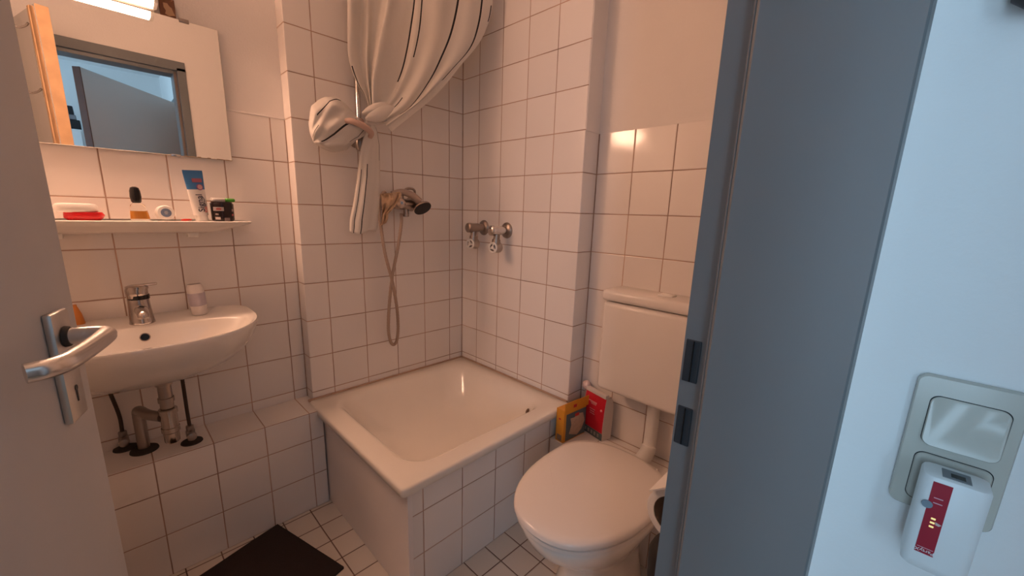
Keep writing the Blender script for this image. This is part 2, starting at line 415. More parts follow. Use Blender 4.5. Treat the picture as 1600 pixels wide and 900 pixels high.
# ------------------------------------------------------------------ open bathroom door
H0 = Vector((-1.500, -1.475)); E0 = Vector((-1.329, -0.876))
dv = E0 - H0; LEN = dv.length; dv.normalize()
nv = Vector((dv.y, -dv.x))       # face normal towards the hall side (+x)
Md = Matrix(((dv.x, nv.x, 0, H0.x), (dv.y, nv.y, 0, H0.y), (0, 0, 1, 0), (0, 0, 0, 1)))   # local x along leaf, y out of the seen face
D3 = Md.to_3x3()
door = thing('door_1', 'open bathroom door leaf at left with aluminium lever handle', 'door', (H0.x, H0.y, 0)); door['kind'] = 'structure'
del door['category']
b = B_(); box(b, 0, LEN - 0.0008, -0.040, 0, 0.01, 1.94, .0015, 1, Md); obj('leaf', b, M_leaf, door, False)
b = B_(); box(b, LEN - 0.0012, LEN + .0004, -0.0392, -.0012, 0.011, 1.939, .0, 1, Md); box(b, LEN - .012, LEN - .010, -.052, -.04, .011, 1.93, 0, 1, Md); box(b, LEN - .030, LEN - .010, -.055, -.0392, .011, 1.93, .002, 1, Md)
obj('edge_lipping', b, M_edge, door, False, 'orange-brown wooden edge of the door')
HZ = 1.033; HXl = LEN - .062
def D(x, y, z): return Md @ Vector((x, y, z))
b = B_(); box(b, HXl - .021, HXl + .021, 0.0, .009, .929, 1.064, .003, 2, Md)
esc = obj('escutcheon', b, M_brushed, door)
b = B_(); lathe(b, D(HXl, .009, HZ), D3 @ Vector((0, 1, 0)), [(0, .0125), (.004, .0120), (.005, .011)], 24)
obj('rose', b, M_rubber, esc)
b = B_(); box(b, HXl - .0016, HXl + .0016, .0088, .0096, HZ - .082, HZ - .066, 0, 1, Md); lathe(b, D(HXl, .0088, HZ - .065), D3 @ Vector((0, 1, 0)), [(0, .0036), (.0008, .0036)], 14)
obj('keyhole', b, M_dark, esc)
b = B_()
tube(b, [D(HXl, .008, HZ), D(HXl, .022, HZ), D(HXl - .000, .036, HZ), D(HXl - .005, .0455, HZ), D(HXl - .016, .048, HZ), D(HXl - .05, .047, HZ - .001), D(HXl - .090, .045, HZ - .001), D(HXl - .110, .042, HZ - .001), D(HXl - .122, .034, HZ - .001), D(HXl - .128, .024, HZ - .001)], 0.0098, 20, True, 8)
obj('lever_handle', b, mat('satin_aluminium_lever', (.72, .70, .68), .25, metal=1.0, vary=.03), door)
# hooks on the far side of the leaf, which the mirror shows
rk = thing('coat_hook_rail', 'thin chrome hook rail on the bathroom side of the door', 'hook rail', (E0.x, E0.y, 1.6))
b = B_(); tube(b, [D(LEN - .048, -.046, 1.90), D(LEN - .048, -.050, 1.75), D(LEN - .045, -.050, 1.60)], .0025, 8); obj('wire', b, M_chrome, rk)
for z in (1.86, 1.62):
    b = B_(); tube(b, [D(LEN - .040, -.056, z + .01), D(LEN - .055, -.062, z), D(LEN - .075, -.080, z - .008), D(LEN - .082, -.095, z + .012)], .004, 10); lathe(b, D(LEN - .082, -.095, z + .012), (0, 0, 1), [(0, .004), (.004, .008), (.010, .008), (.014, .002)], 12)
    obj('hook', b, M_chrome, rk)

# ------------------------------------------------------------------ mirror and lamp
MX0, MX1, MZ0, MZ1, MYF = -1.555, -0.951, 1.336, 1.733, 0.050
mr = thing('wall_mirror', 'frameless rectangular mirror on the wall above the shelf', 'mirror', ((MX0 + MX1) / 2, MYF, MZ0))
b = B_(); box(b, MX0, MX1, MYF + .0012, MYF + .007, MZ0, MZ1, .0008, 1); obj('backing', b, mat('mirror_edge', (.55, .50, .40), .4), mr, False)
b = B_(); box(b, MX0 + .001, MX1 - .001, MYF, MYF + .0013, MZ0 + .001, MZ1 - .001, .0004, 1); obj('mirror_glass', b, M_mirror, mr, False)
b = B_()
random.seed(3)
for k in range(16):
    x = MX1 - .004 - k * .0085; h = random.uniform(.0010, .0034)
    box(b, x - .0045, x + .0045, MYF - .0004, MYF, MZ0, MZ0 + h)
obj('worn_silvering', b, mat('worn_silver_brown', (.33, .24, .17), .6), mr, False, 'brown worn spots along the lower mirror edge')
for x in (-1.036, -1.44):
    b = B_(); box(b, x - .012, x + .012, MYF - .003, MYF + .008, MZ1 - .007, MZ1 + .004, .001); obj('clip', b, M_dullchrome, mr)
for x, nm in ((-1.10, 0), (-1.40, 0)):
    b = B_(); box(b, x - .012, x + .012, MYF - .003, MYF + .008, MZ0 - .003, MZ0 + .004, .001); obj('clip', b, M_chrome, mr)
b = B_(); box(b, MX0 + .02, MX1 - .02, MYF + .006, YS - .0005, MZ0 + .03, MZ0 + .05); obj('mounting_strip', b, M_whitepl, mr, False)
b = B_(); box(b, MX0 + .02, MX1 - .02, MYF + .006, YS + .0065, MZ1 - .05, MZ1 - .03); obj('mounting_strip', b, M_whitepl, mr, False)

LE = P(249, 14, 'y', -.045).x
lp = thing('mirror_lamp', 'long glowing white lamp mounted above the mirror', 'lamp', (-1.30, 0.03, 1.735))
b = B_(); box(b, -1.545, LE, .036, YS + .0055, 1.736, 1.842, .004); obj('base_plate', b, M_whitepl, lp)
M_glow = mat('lamp_glow', (.9, .85, .8), .4, emis=LAMP_COL, estr=LAMP_POWER, vary=0)
b = B_(); prism(b, [(.035, 1.7365), (.035, 1.842), (.010, 1.844), (-.024, 1.838), (-.044, 1.822), (-.050, 1.790), (-.046, 1.752), (-.030, 1.733), (.010, 1.7295)], 'x', -1.535, LE - .008)
obj('diffuser', b, M_glow, lp, True, 'glowing diffuser')
for x0, x1 in ((-1.545, -1.535), (LE - .008, LE)):
    b = B_(); prism(b, [(.036, 1.7355), (.036, 1.844), (.010, 1.846), (-.025, 1.840), (-.046, 1.823), (-.052, 1.790), (-.048, 1.751), (-.031, 1.7315), (.010, 1.728)], 'x', x0, x1)
    obj('end_cap', b, M_whitepl, lp)
kc = P(251, 22, 'y', .056); kd = P(275, 24, 'y', .056)
kc.x = max(kc.x, LE + .001)
cdp = thing('picture_card', 'small brown picture card with a pale figure beside the lamp end', 'card', (kc.x, .058, kc.z))
KX0, KX1, KZ0 = kc.x, kd.x, kc.z
KW = KX1 - KX0
b = B_(); box(b, KX0, KX1, YS - .0040, YS + .0058, KZ0, KZ0 + KW * 1.35, 0.0003, 1); obj('card', b, mat('card_brown', (.16, .065, .03), .5, vary=.3, nscale=60), cdp, False)
b = B_(); prism(b, [(KX0 + KW * u_, KZ0 + KW * v_) for u_, v_ in ((.25, .95), (.52, .97), (.62, .80), (.78, .68), (.84, .45), (.95, .18), (.80, .14), (.55, .05), (.30, .16), (.38, .40), (.26, .62))], 'y', YS - .0048, YS - .0041)
obj('printed_figure', b, mat('pale_print', (.50, .33, .20), .5), cdp, False)

# ------------------------------------------------------------------ wall shelf and what stands on it
SZ = 1.1385
sh = thing('wall_shelf', 'long white ceramic shelf under the mirror', 'shelf', (-1.235, -.01, SZ - .05))
def shelf_ring(z, x0, x1, yf, r):
    o = rrect(x0, x1, yf, YS + .05, r, 6)
    return [Vector((x, min(y, YS - .0005), z)) for x, y in o]
b = B_(); loft(b, [shelf_ring(SZ - .040, -1.50, -1.03, .020, .03), shelf_ring(SZ - .034, -1.515, -1.00, .000, .04), shelf_ring(SZ - .018, -1.535, -.955, -.045, .05), shelf_ring(SZ - .008, -1.54, -.934, -.072, .045), shelf_ring(SZ - .002, -1.541, -.932, -.076, .045), shelf_ring(SZ, -1.539, -.934, -.073, .045), shelf_ring(SZ - .0015, -1.530, -.944, -.063, .04)])
obj('shelf_board', b, M_porcelain, sh)
for x_ in (-1.40, -1.10):
    b = B_(); box(b, x_, x_ + .03, .03, YS - .0005, SZ - .055, SZ - .030, .004); obj('bracket', b, M_whitepl, sh)
ZT = SZ - .0012
# soap box
sb = thing('soap_box', 'oval soap box with white lid and red base, leftmost on the shelf', 'soap box', (-1.328, -.01, ZT))
def ovring(cx, cy, hx, hy, z, n=32, e=2.6):
    return [Vector((cx + hx * math.copysign(abs(math.cos(a)) ** (2 / e), math.cos(a)), cy + hy * math.copysign(abs(math.sin(a)) ** (2 / e), math.sin(a)), z)) for a in [2 * PI * k / n for k in range(n)]]
b = B_(); loft(b, [ovring(-1.322, -.012, .032, .022, ZT), ovring(-1.322, -.012, .038, .027, ZT + .006), ovring(-1.320, -.012, .040, .028, ZT + .014), ovring(-1.322, -.012, .037, .027, ZT + .022)])
obj('base', b, mat('red_plastic', (.62, .015, .02), .25, vary=.05), sb)
b = B_(); loft(b, [ovring(-1.332, -.010, .036, .027, ZT + .021), ovring(-1.333, -.010, .042, .030, ZT + .026), ovring(-1.334, -.010, .042, .030, ZT + .037), ovring(-1.334, -.010, .038, .026, ZT + .043), ovring(-1.334, -.010, .026, .018, ZT + .045)])
obj('lid', b, M_whitepl, sb)
# perfume bottle
pb = thing('perfume_bottle', 'small clear perfume bottle with amber liquid and black cap', 'bottle', (-1.208, -.012, ZT))
b = B_(); loft(b, [ovring(-1.208, -.012, .021, .013, ZT, 28, 3.5), ovring(-1.208, -.012, .022, .014, ZT + .004, 28, 3.5), ovring(-1.209, -.012, .019, .012, ZT + .030, 28, 3), ovring(-1.210, -.012, .016, .011, ZT + .044, 28, 2.5), ovring(-1.211, -.012, .008, .008, ZT + .051, 28, 2)])
obj('glass_body', b, M_glassy, pb)
b = B_(); loft(b, [ovring(-1.208, -.012, .018, .010, ZT + .005, 28, 3), ovring(-1.208, -.012, .0175, .010, ZT + .015, 28, 3), ovring(-1.209, -.012, .0165, .0095, ZT + .027, 28, 3)])
obj('amber_liquid', b, mat('amber', (.85, .36, .04), .15, vary=.03), pb)
b = B_(); lathe(b, (-1.211, -.012, ZT + .050), (0, 0, 1), [(0, .0085), (.004, .0115), (.018, .0130), (.034, .0120), (.043, .0095), (.046, .004)], 22)
obj('cap', b, M_dark, pb)
# cream jar lying on its rim
cj = thing('cream_jar', 'round white cream jar standing on edge with a blue-grey label', 'jar', (-1.153, -.015, ZT))
b = B_(); lathe(b, (-1.153, .002, ZT + .0225), (.12, -1, .05), [(0, .019), (.002, .0215), (.012, .0222), (.024, .0220), (.028, .0195), (.029, .012)], 32); obj('jar_body', b, M_whitepl, cj)
dj = Vector((.12, -1, .05)).normalized()
b = B_(); lathe(b, Vector((-1.153, .002, ZT + .0225)) + dj * .029, dj, [(0, .0128), (.0007, .0126)], 28); lb = obj('label', b, mat('blue_grey_label', (.16, .22, .34), .5), cj, False, 'blue-grey round label')
b = B_()
for k, w in ((.0035, .007), (0, .009), (-.0035, .006)): box(b, -1.1495 - w / 2, -1.1495 + w / 2, -.0281, -.0275, ZT + .0236 + k, ZT + .0246 + k)
obj('print_lines', b, M_whitepl, lb, False)
# red clip
rc = B_(); tube(rc, [(-1.118, -.035, ZT + .003), (-1.110, -.036, ZT + .0036), (-1.101, -.034, ZT + .004), (-1.092, -.031, ZT + .0045)], lambda s: .0022 + .0012 * math.sin(s * PI), 10)
tag(obj('hair_clip', rc, mat('red_clip', (.60, .03, .015), .3)), 'tiny red clip lying on the shelf beside the toothpaste', 'clip')
# toothpaste tube standing on its cap
tp = thing('toothpaste_tube', 'white and blue toothpaste tube standing on its cap', 'toothpaste', (-1.062, -.02, ZT))
TPm = Matrix.Translation((-1.064, -.022, ZT)) @ Matrix.Rotation(math.radians(-3.5), 4, 'Y') @ Matrix.Rotation(math.radians(14), 4, 'Z')
def tpr(z, hx, hy, n=28): return [TPm @ Vector((hx * math.cos(2 * PI * k / n), hy * math.copysign(abs(math.sin(2 * PI * k / n)) ** .9, math.sin(2 * PI * k / n)), z)) for k in range(n)]
b = B_(); loft(b, [tpr(0, .0155, .0155), tpr(.002, .0165, .0165), tpr(.016, .0160, .0160), tpr(.018, .0150, .0150)]); obj('cap', b, M_whitepl, tp)
def tpx(z): # half width, half depth of the tube body
    s = min(max((z - .018) / .125, 0), 1); return .0190 + .0075 * s, max(.0178 * (1 - s) ** .8, .0012)
b = B_(); loft(b, [tpr(z, *tpx(z)) for z in (.018, .03, .05, .07, .09, .097)])
obj('tube_body', b, M_whitepl, tp)
b = B_(); loft(b, [tpr(z, *tpx(z)) for z in (.097, .11, .12, .130, .145, .154)]); bl = obj('blue_top', b, mat('toothpaste_blue', (.045, .19, .45), .3), tp, True, 'blue folded top of the tube')
def TPp(x, z, out=.0005):
    hx, hy = tpx(z); x_ = max(min(x, hx * .98), -hx * .98); y = -hy * math.sqrt(max(0, 1 - (x_ / hx) ** 2)) - out
    return TPm @ Vector((x, y, z))
def decal(nm, pts, m, parent, fn):
    b = B_(); vs = [b.verts.new(fn(*p)) for p in pts]; b.faces.new(vs); return obj(nm, b, m, parent, False)
M_tred = mat('print_red', (.62, .05, .03), .4); M_tnavy = mat('print_navy', (.01, .012, .05), .4)
# lettering up the tube
Mt = basis(TPp(-.001, .056, .0028), (TPm.to_3x3() @ Vector((0, 0, 1))), (TPm.to_3x3() @ Vector((-1, 0, 0))))
text('lettering', 'Signal', .0245, Mt, M_tnavy, tp, .0006)
Mt = basis(TPp(.0095, .036, .0038), (TPm.to_3x3() @ Vector((0, 0, 1))), (TPm.to_3x3() @ Vector((-1, 0, 0))))
text('small_lettering', 'Kids', .0105, Mt, M_tred, tp, .0006)
b = B_(); tube(b, [TPp(.006 + .006 * math.sin(t * PI), .052 + .026 * t, .003) for t in [0, .25, .5, .75, 1]], .0007, 6); obj('smile_mark', b, M_tnavy, tp)
b = B_(); cpt = TPp(.008, .104, .001); nn = (TPm.to_3x3() @ Vector((.25, -1, 0))).normalized()
lathe(b, cpt, nn, [(0, .0095), (.0012, .0095)], 24); rd = obj('round_badge', b, mat('badge_violet', (.30, .10, .25), .4), tp)
b = B_(); lathe(b, cpt + nn * .0011, nn, [(0, .0072), (.0006, .0072)], 24); obj('badge_centre', b, mat('badge_pale', (.70, .42, .42), .4), rd)
b = B_(); box(b, -.008, .018, -.0055, -.0045, .118, .130, .001, 1, TPm); obj('pink_band', b, mat('faded_pink_print', (.42, .14, .20), .4), tp, False)
# black tub with a flat pack on top
jt = thing('black_jar', 'squat black jar with small labels at the right end of the shelf', 'jar', (-1.006, -.02, ZT))
JX, JY = -1.008, -.022
b = B_(); lathe(b, (JX, JY, ZT), (0, 0, 1), [(0, .026), (.003, .0295), (.008, .031), (.050, .0315), (.056, .0315), (.057, .029), (.061, .0285), (.062, .020)], 36)
obj('jar_body', b, mat('black_jar_plastic', (.018, .008, .008), .22, vary=.1), jt)
def jd(nm, a0, a1, z0, z1, m):
    b = B_(); n = 8
    A = [math.radians(a0 + (a1 - a0) * k / n) for k in range(n + 1)]
    v0 = [b.verts.new((JX + .0319 * math.sin(a), JY - .0319 * math.cos(a), ZT + z0)) for a in A]; v1 = [b.verts.new((JX + .0319 * math.sin(a), JY - .0319 * math.cos(a), ZT + z1)) for a in A]
    for i in range(n): b.faces.new((v0[i], v0[i + 1], v1[i + 1], v1[i]))
    return obj(nm, b, m, jt)
jd('grey_label', -58, -2, .033, .045, mat('label_grey', (.35, .30, .30), .5))
jd('red_print', -40, -14, .036, .042, mat('label_red', (.35, .05, .05), .5))
jd('pale_label', -50, -22, .006, .014, mat('label_pale', (.55, .48, .45), .5)); jd('small_mark', -48, -30, .020, .025, mat('mark_grey', (.3, .24, .22), .5))
jd('side_print', 40, 56, .032, .040, mat('side_print_grey', (.28, .22, .22), .5)); jd('side_mark', 38, 52, .018, .024, mat('side_mark_red', (.35, .06, .08), .5))
jd('bottom_lettering', -4, 24, .002, .012, mat('letter_grey', (.22, .17, .17), .5)); 
fp = thing('flat_dispenser', 'flat white and green dispenser lying on the black jar', 'dispenser', (-1.006, -.02, ZT + .062))
b = B_(); loft(b, [ovring(-1.017, -.024, .017, .012, ZT + .0622, 28, 3), ovring(-1.017, -.024, .0195, .014, ZT + .065, 28, 3), ovring(-1.017, -.024, .0195, .014, ZT + .071, 28, 3), ovring(-1.017, -.024, .017, .012, ZT + .074, 28, 3)]); obj('white_half', b, M_whitepl, fp)
b = B_(); loft(b, [ovring(-.986, -.024, .012, .011, ZT + .0622, 28, 3), ovring(-.986, -.024, .0145, .013, ZT + .065, 28, 3), ovring(-.986, -.024, .0145, .013, ZT + .070, 28, 3), ovring(-.986, -.024, .012, .011, ZT + .073, 28, 3)]); obj('green_half', b, mat('green_plastic', (.10, .45, .05), .25), fp, True, 'bright green half')

# ------------------------------------------------------------------ sink
SX = -1.246
RIMZ = .842
def sk(z, s, yb=YS - .0005, front=.425, hw=.281, n=72, pull=0.0):
    """D-shaped outline: squarish at the wall, rounded at the front"""
    out = []; cy = -.085
    for k in range(n):
        a = 2 * PI * k / n; c, q = math.cos(a), math.sin(a)
        if q <= 0: e = 2.35; L = (front + cy - (-YS) - 0.0) if False else (front - (yb - cy)); x = hw * math.copysign(abs(c) ** (2 / e), c); y = cy - L * abs(q) ** (2 / e)
        else: e = 5.0; x = hw * math.copysign(abs(c) ** (2 / e), c); y = cy + (yb - cy) * abs(q) ** (2 / e)
        x *= s; y = yb + (y - yb) * (s if pull == 0 else pull)
        out.append(Vector((SX + x, y, z)))
    return out
sink = thing('washbasin', 'wide white wall-hung washbasin with rounded front', 'washbasin', (SX, -.15, .64))
def bowl(z, hx, yf, yb, n=72):
    out = []; cy = yb - .08
    for k in range(n):
        a = 2 * PI * k / n; c, q = math.cos(a), math.sin(a)
        if q <= 0: e = 2.3; x = hx * math.copysign(abs(c) ** (2 / e), c); y = cy + (yf - cy) * abs(q) ** (2 / e)
        else: e = 2.8; x = hx * math.copysign(abs(c) ** (2 / e), c); y = cy + (yb - cy) * abs(q) ** (2 / e)
        out.append(Vector((SX + x, y, z)))
    return out
b = B_()
rings = [sk(.676, .30, pull=.44), sk(.680, .46, pull=.55), sk(.698, .64, pull=.68), sk(.728, .80, pull=.80), sk(.764, .91, pull=.90), sk(.80, .965, pull=.965), sk(.825, .992, pull=.992), sk(.837, 1.0, pull=1.0),
         sk(RIMZ, .992, pull=.993), sk(RIMZ - .001, .975, pull=.982),
         bowl(RIMZ - .003, .252, -.340, -.088), bowl(RIMZ - .010, .246, -.332, -.094), bowl(RIMZ - .03, .235, -.315, -.102), bowl(RIMZ - .07, .20, -.285, -.112), bowl(RIMZ - .105, .14, -.245, -.13), bowl(RIMZ - .118, .06, -.20, -.155), bowl(RIMZ - .121, .022, -.18, -.168)]
loft(b, rings, (True, True)); obj('basin', b, M_porcelain, sink, True, None, 0, 60)
# overflow hole in the back slope of the bowl, with its dark ring
OVC = Vector((SX + .002, -.1015, RIMZ - .034)); ovn = Vector((0, -.94, .34)).normalized()
b = B_(); lathe(b, OVC, ovn, [(-.004, .0125), (.0015, .0125), (.0022, .0115), (.0016, .0095)], 28); ov = obj('overflow', b, M_dullchrome, sink)
b = B_(); lathe(b, OVC + ovn * .0005, ovn, [(0, .0098), (.0016, .0098)], 28); obj('hole', b, M_dark, ov)
b = B_(); lathe(b, (SX, -.174, RIMZ - .1215), (0, 0, 1), [(0, .021), (.002, .021), (.003, .012)], 28); obj('drain', b, M_chrome, sink)

# faucet
fa = thing('sink_faucet', 'chrome single-lever faucet on the back of the washbasin', 'faucet', (SX, -.045, RIMZ))
FX, FY = SX + .004, -.048
M_fauc = mat('faucet_chrome', (.50, .45, .42), .14, metal=1.0, vary=.05)
b = B_(); lathe(b, (FX, FY, RIMZ - .003), (-.02, 0, 1), [(0, .0295), (.004, .0295), (.010, .028), (.045, .0255), (.072, .0245), (.076, .0235), (.078, .0245), (.100, .0255), (.106, .024), (.109, .014)], 32); obj('body', b, M_fauc, fa)
b = B_(); tube(b, [(FX, FY - .008, RIMZ + .034), (FX, FY - .05, RIMZ + .046), (FX, FY - .095, RIMZ + .048), (FX, FY - .118, RIMZ + .044), (FX, FY - .122, RIMZ + .036)], lambda s: .0155 - .003 * s, 20); obj('spout', b, M_fauc, fa)
b = B_(); box(b, -.012, .050, -.010, .010, 0, .006, .0028, 3, Matrix.Translation((FX - .004, FY, RIMZ + .106)) @ Matrix.Rotation(math.radians(-6), 4, 'Z') @ Matrix.Rotation(math.radians(-4), 4, 'Y')); lathe(b, (FX, FY, RIMZ + .100), (0, 0, 1), [(0, .0255), (.008, .0255), (.011, .019)], 28); obj('lever', b, M_fauc, fa)
b = B_(); lathe(b, (FX, FY, RIMZ + .070), (-.02, 0, 1), [(0, .0252), (.012, .0254)], 28); obj('collar', b, M_dark, fa)

# tumbler
tb = thing('plastic_tumbler', 'clear plastic tumbler with greyish lower part on the washbasin edge', 'tumbler', (-1.105, -.03, RIMZ))
tx, ty = -1.103, -.034
Mtb = Matrix.Translation((tx, ty, RIMZ - .001)) @ Matrix.Rotation(math.radians(-3), 4, 'Y')
def tl(prof, n=28): return [[Mtb @ Vector((r * math.cos(2 * PI * k / n), r * math.sin(2 * PI * k / n), z)) for k in range(n)] for z, r in prof]
b = B_(); loft(b, tl([(0, .0185), (.002, .0205), (.05, .0225), (.086, .0225), (.097, .0185), (.1, .0165), (.0985, .0155), (.095, .0170), (.085, .0213), (.05, .0213), (.004, .0190)]), (True, True)); obj('cup', b, mat('frosted_plastic', (.86, .80, .77), .3, trans=.18, vary=.02), tb)
b = B_(); loft(b, tl([(.031, .0222), (.033, .0228), (.070, .0234), (.072, .0228)])); obj('grey_sleeve', b, mat('greyish_print', (.46, .42, .48), .5, vary=.15, nscale=40), tb)
# orange tube at the back of the sink
ot = B_(); lathe(ot, (-1.372, .030, RIMZ - .001), (-.05, 0, 1), [(0, .012), (.003, .0125), (.030, .010), (.047, .006), (.052, .0045), (.058, .004)], 18)
tag(obj('orange_bottle', ot, mat('orange_plastic', (.72, .27, .06), .3, vary=.05)), 'small orange bottle at the left back of the washbasin', 'bottle')

# trap and hoses
tr = thing('bottle_trap', 'chrome bottle trap hanging under the washbasin', 'trap', (-1.225, -.12, .47))
TX, TY = -1.222, -.130
b = B_(); lathe(b, (TX, TY, .6755), (0, 0, -1), [(0, .021), (.012, .021), (.014, .0165), (.052, .0165), (.053, .0195), (.066, .0195), (.067, .0165), (.085, .0165)], 28); obj('tailpiece', b, M_dullchrome, tr)
b = B_(); lathe(b, (TX, TY, .588), (0, 0, -1), [(0, .020), (.003, .023), (.016, .023), (.017, .0205), (.060, .0205), (.061, .0225), (.075, .0225), (.078, .0195), (.108, .0185), (.112, .015)], 28); obj('bottle', b, mat('trap_chrome', (.50, .44, .40), .18, metal=1.0, vary=.05), tr)
LT = .4151
dq = P(226, 703, 'z', LT); vr_ = P(300, 690, 'z', LT); vl_ = P(217, 706, 'z', LT)
b = B_(); tube(b, [(TX - .015, TY + .010, .560), (dq.x + .02, TY + .05, .562), (dq.x + .003, dq.y - .012, .556), (dq.x, dq.y, .535), (dq.x, dq.y, .48), (dq.x, dq.y, LT + .003)], .0150, 18); obj('outlet_pipe', b, M_dullchrome, tr)
b = B_(); lathe(b, (dq.x, dq.y, LT), (0, 0, 1), [(0, .036), (.004, .035), (.011, .023)], 28); obj('rosette', b, M_rubber, tr)
for i, (q, lb) in enumerate([(vr_, 'chrome supply valve rising from the ledge, right of the bottle trap'), (P(196, 700, 'z', LT), 'chrome supply valve rising from the ledge, left of the bottle trap')]):
    vx, vy = q.x, q.y
    va = thing('angle_valve', lb, 'valve', (vx, vy, LT))
    b = B_(); lathe(b, (vx, vy, LT), (0, 0, 1), [(0, .030), (.003, .029), (.008, .015)], 26); obj('rosette', b, M_rubber, va)
    b = B_(); lathe(b, (vx, vy, LT + .006), (0, 0, 1), [(0, .0095), (.018, .0095), (.019, .0125), (.036, .0125), (.037, .0105), (.052, .0105), (.054, .008)], 20); obj('body', b, M_dullchrome, va)
    b = B_(); lathe(b, (vx, vy - .010, LT + .032), (0, -1, 0), [(0, .007), (.010, .008), (.012, .014), (.024, .013), (.026, .009)], 10); obj('knob', b, M_dullchrome, va)
    b = B_()
    zt = LT + .058
    if i == 0: tube(b, [(vx, vy, zt), (vx - .001, vy - .004, .53), (vx - .002, vy - .02, .60), (vx - .004, vy - .045, .705)], .0052, 10, True, 24, .07)
    else: tube(b, [(vx, vy, zt), (vx, vy + .0, .53), (vx - .010, vy - .02, .62), (vx - .020, vy - .04, .70)], .0052, 10, True, 24, .07)
    tag(obj('supply_hose', b, mat('dark_braided_hose', (.07, .05, .04), .4, metal=.6, vary=.4, nscale=400)), 'thin dark supply hose %s of the bottle trap' % ('right' if i == 0 else 'left'), 'hose')

# ------------------------------------------------------------------ shower tray
tub = thing('shower_tray', 'square cream enamel shower tub set on a tiled plinth', 'shower tub', (-.39, -.36, 0))
TZ = .4205
def rr3(x0, x1, y0, y1, r, z): return [Vector((x, y, z)) for x, y in rrect(x0, x1, y0, y1, r, 8)]
b = B_()
X0, X1, Y0, Y1 = -.793, -.003, -.738, -.003
loft(b, [rr3(X0 + .004, X1 - .0, Y0 + .004, Y1, .014, TZ - .030), rr3(X0, X1, Y0, Y1, .016, TZ - .027), rr3(X0, X1, Y0, Y1, .016, TZ - .007), rr3(X0 + .002, X1 - .002, Y0 + .002, Y1 - .002, .015, TZ - .0025), rr3(X0 + .008, X1 - .005, Y0 + .008, Y1 - .005, .012, TZ),
         rr3(-.728, -.060, -.672, -.050, .088, TZ - .0003), rr3(-.720, -.068, -.665, -.058, .088, TZ - .0022), rr3(-.713, -.075, -.659, -.066, .088, TZ - .006), rr3(-.707, -.083, -.654, -.074, .088, TZ - .013), rr3(-.699, -.092, -.648, -.086, .088, TZ - .026), rr3(-.684, -.108, -.636, -.108, .088, TZ - .055), rr3(-.668, -.126, -.622, -.132, .088, TZ - .088), rr3(-.652, -.144, -.606, -.156, .088, TZ - .116), rr3(-.634, -.162, -.588, -.180, .088, TZ - .136), rr3(-.610, -.184, -.566, -.206, .088, TZ - .149), rr3(-.58, -.212, -.536, -.236, .085, TZ - .156), rr3(-.53, -.26, -.486, -.286, .07, TZ - .160), rr3(-.49, -.30, -.446, -.326, .05, TZ - .1615)], (False, True))
obj('basin', b, M_enamel, tub, True, None, 0, 85)
b = B_(); box(b, -.766, -.003, -.7188, -.699, 0, TZ - .028); obj('tiled_front', b, T_tubfront, tub, False, 'white tiled front panel')
b = B_(); box(b, -.767, -.750, -.7192, -.002, 0, TZ - .028, .002); obj('side_panel', b, M_panel, tub, False, 'plain untiled side panel')
q = P(828, 646, 'x', -.106)
b = B_(); lathe(b, (-.1275, -.607, .376), (-.76, .65, .40), [(0, .0135), (.003, .013), (.006, .009), (.007, .003)], 24); ovf = obj('overflow_cap', b, mat('dark_brown_cap', (.14, .08, .05), .5, metal=.4), tub)
b = B_(); box(b, X0, X1 + .0029, -.010, -.0004, TZ - .004, TZ + .006, .003); box(b, -.010, -.0004, Y0 + .02, -.008, TZ - .004, TZ + .006, .003)
obj('silicone_joint', b, M_silicone, tub, True, 'brownish silicone joint along the tiles')
# drain grout line where the tub panel meets floor and ledge
# ------------------------------------------------------------------ shower valves on the right wall
def wall_valve(y, z, tw, label):
    v = thing('wall_valve', label, 'valve', (-.03, y, z), 'water valves on the tiled wall')
    b = B_(); lathe(b, (-.0005, y, z), (-1, 0, 0), [(0, .036), (.003, .0355), (.009, .029), (.013, .0165)], 32); obj('rosette', b, M_dullchrome, v)
    b = B_(); lathe(b, (-.008, y, z), (-1, 0, 0), [(0, .0165), (.030, .0165), (.031, .0205), (.074, .0205), (.075, .0220), (.090, .0220), (.094, .018), (.096, .010)], 28); obj('body', b, M_chrome if tw else M_dullchrome, v)
    b = B_(); lathe(b, (-.062, y, z - .012), (-.1, 0, -1), [(0, .0145), (.026, .0145), (.027, .0185), (.058, .0185), (.062, .015)], 24); obj('outlet_branch', b, M_dullchrome, v)
    hz = z - .074
    b = B_(); lathe(b, (-.050, y, hz), (-1, -.15, 0), [(0, .0245), (.010, .0250), (.016, .0205), (.030, .0175)], 24); obj('valve_head', b, mat('aged_nickel', (.45, .40, .36), .3, metal=.8, vary=.1), v)
    # five-hole white wheel facing into the room
    d, u, w = axis_frame((-1, -.15, 0)); c = Vector((-.090, y - .006, hz))
    b = B_()
    tube(b, [c + (u * math.cos(a) + w * math.sin(a)) * .0205 for a in [2 * PI * k / 24 for k in range(25)]], .0044, 8, False)
    lathe(b, c - d * .004, d, [(0, .0078), (.009, .0074), (.010, .005)], 16)
    for k in range(3):
        a = 2 * PI * k / 3 + (.3 if tw else .9); tube(b, [c, c + (u * math.cos(a) + w * math.sin(a)) * .0195], .0042, 8, False)
    obj('wheel', b, M_whitepl, v, True, 'white plastic wheel')
    b = B_(); lathe(b, c - d * .003 - d * .004, d, [(0, .0188), (.002, .0188)], 20); obj('wheel_shadow_disc', b, mat('wheel_painted_shade', (.22, .17, .14), .5), v)  # dark disc paints the shade between the wheel's spokes
wall_valve(-.165, .670 + .45, 0, 'left chrome valve with white wheel, nearer the shower corner')
wall_valve(-.322, .665 + .45, 1, 'right chrome valve with white wheel on the shower side wall')

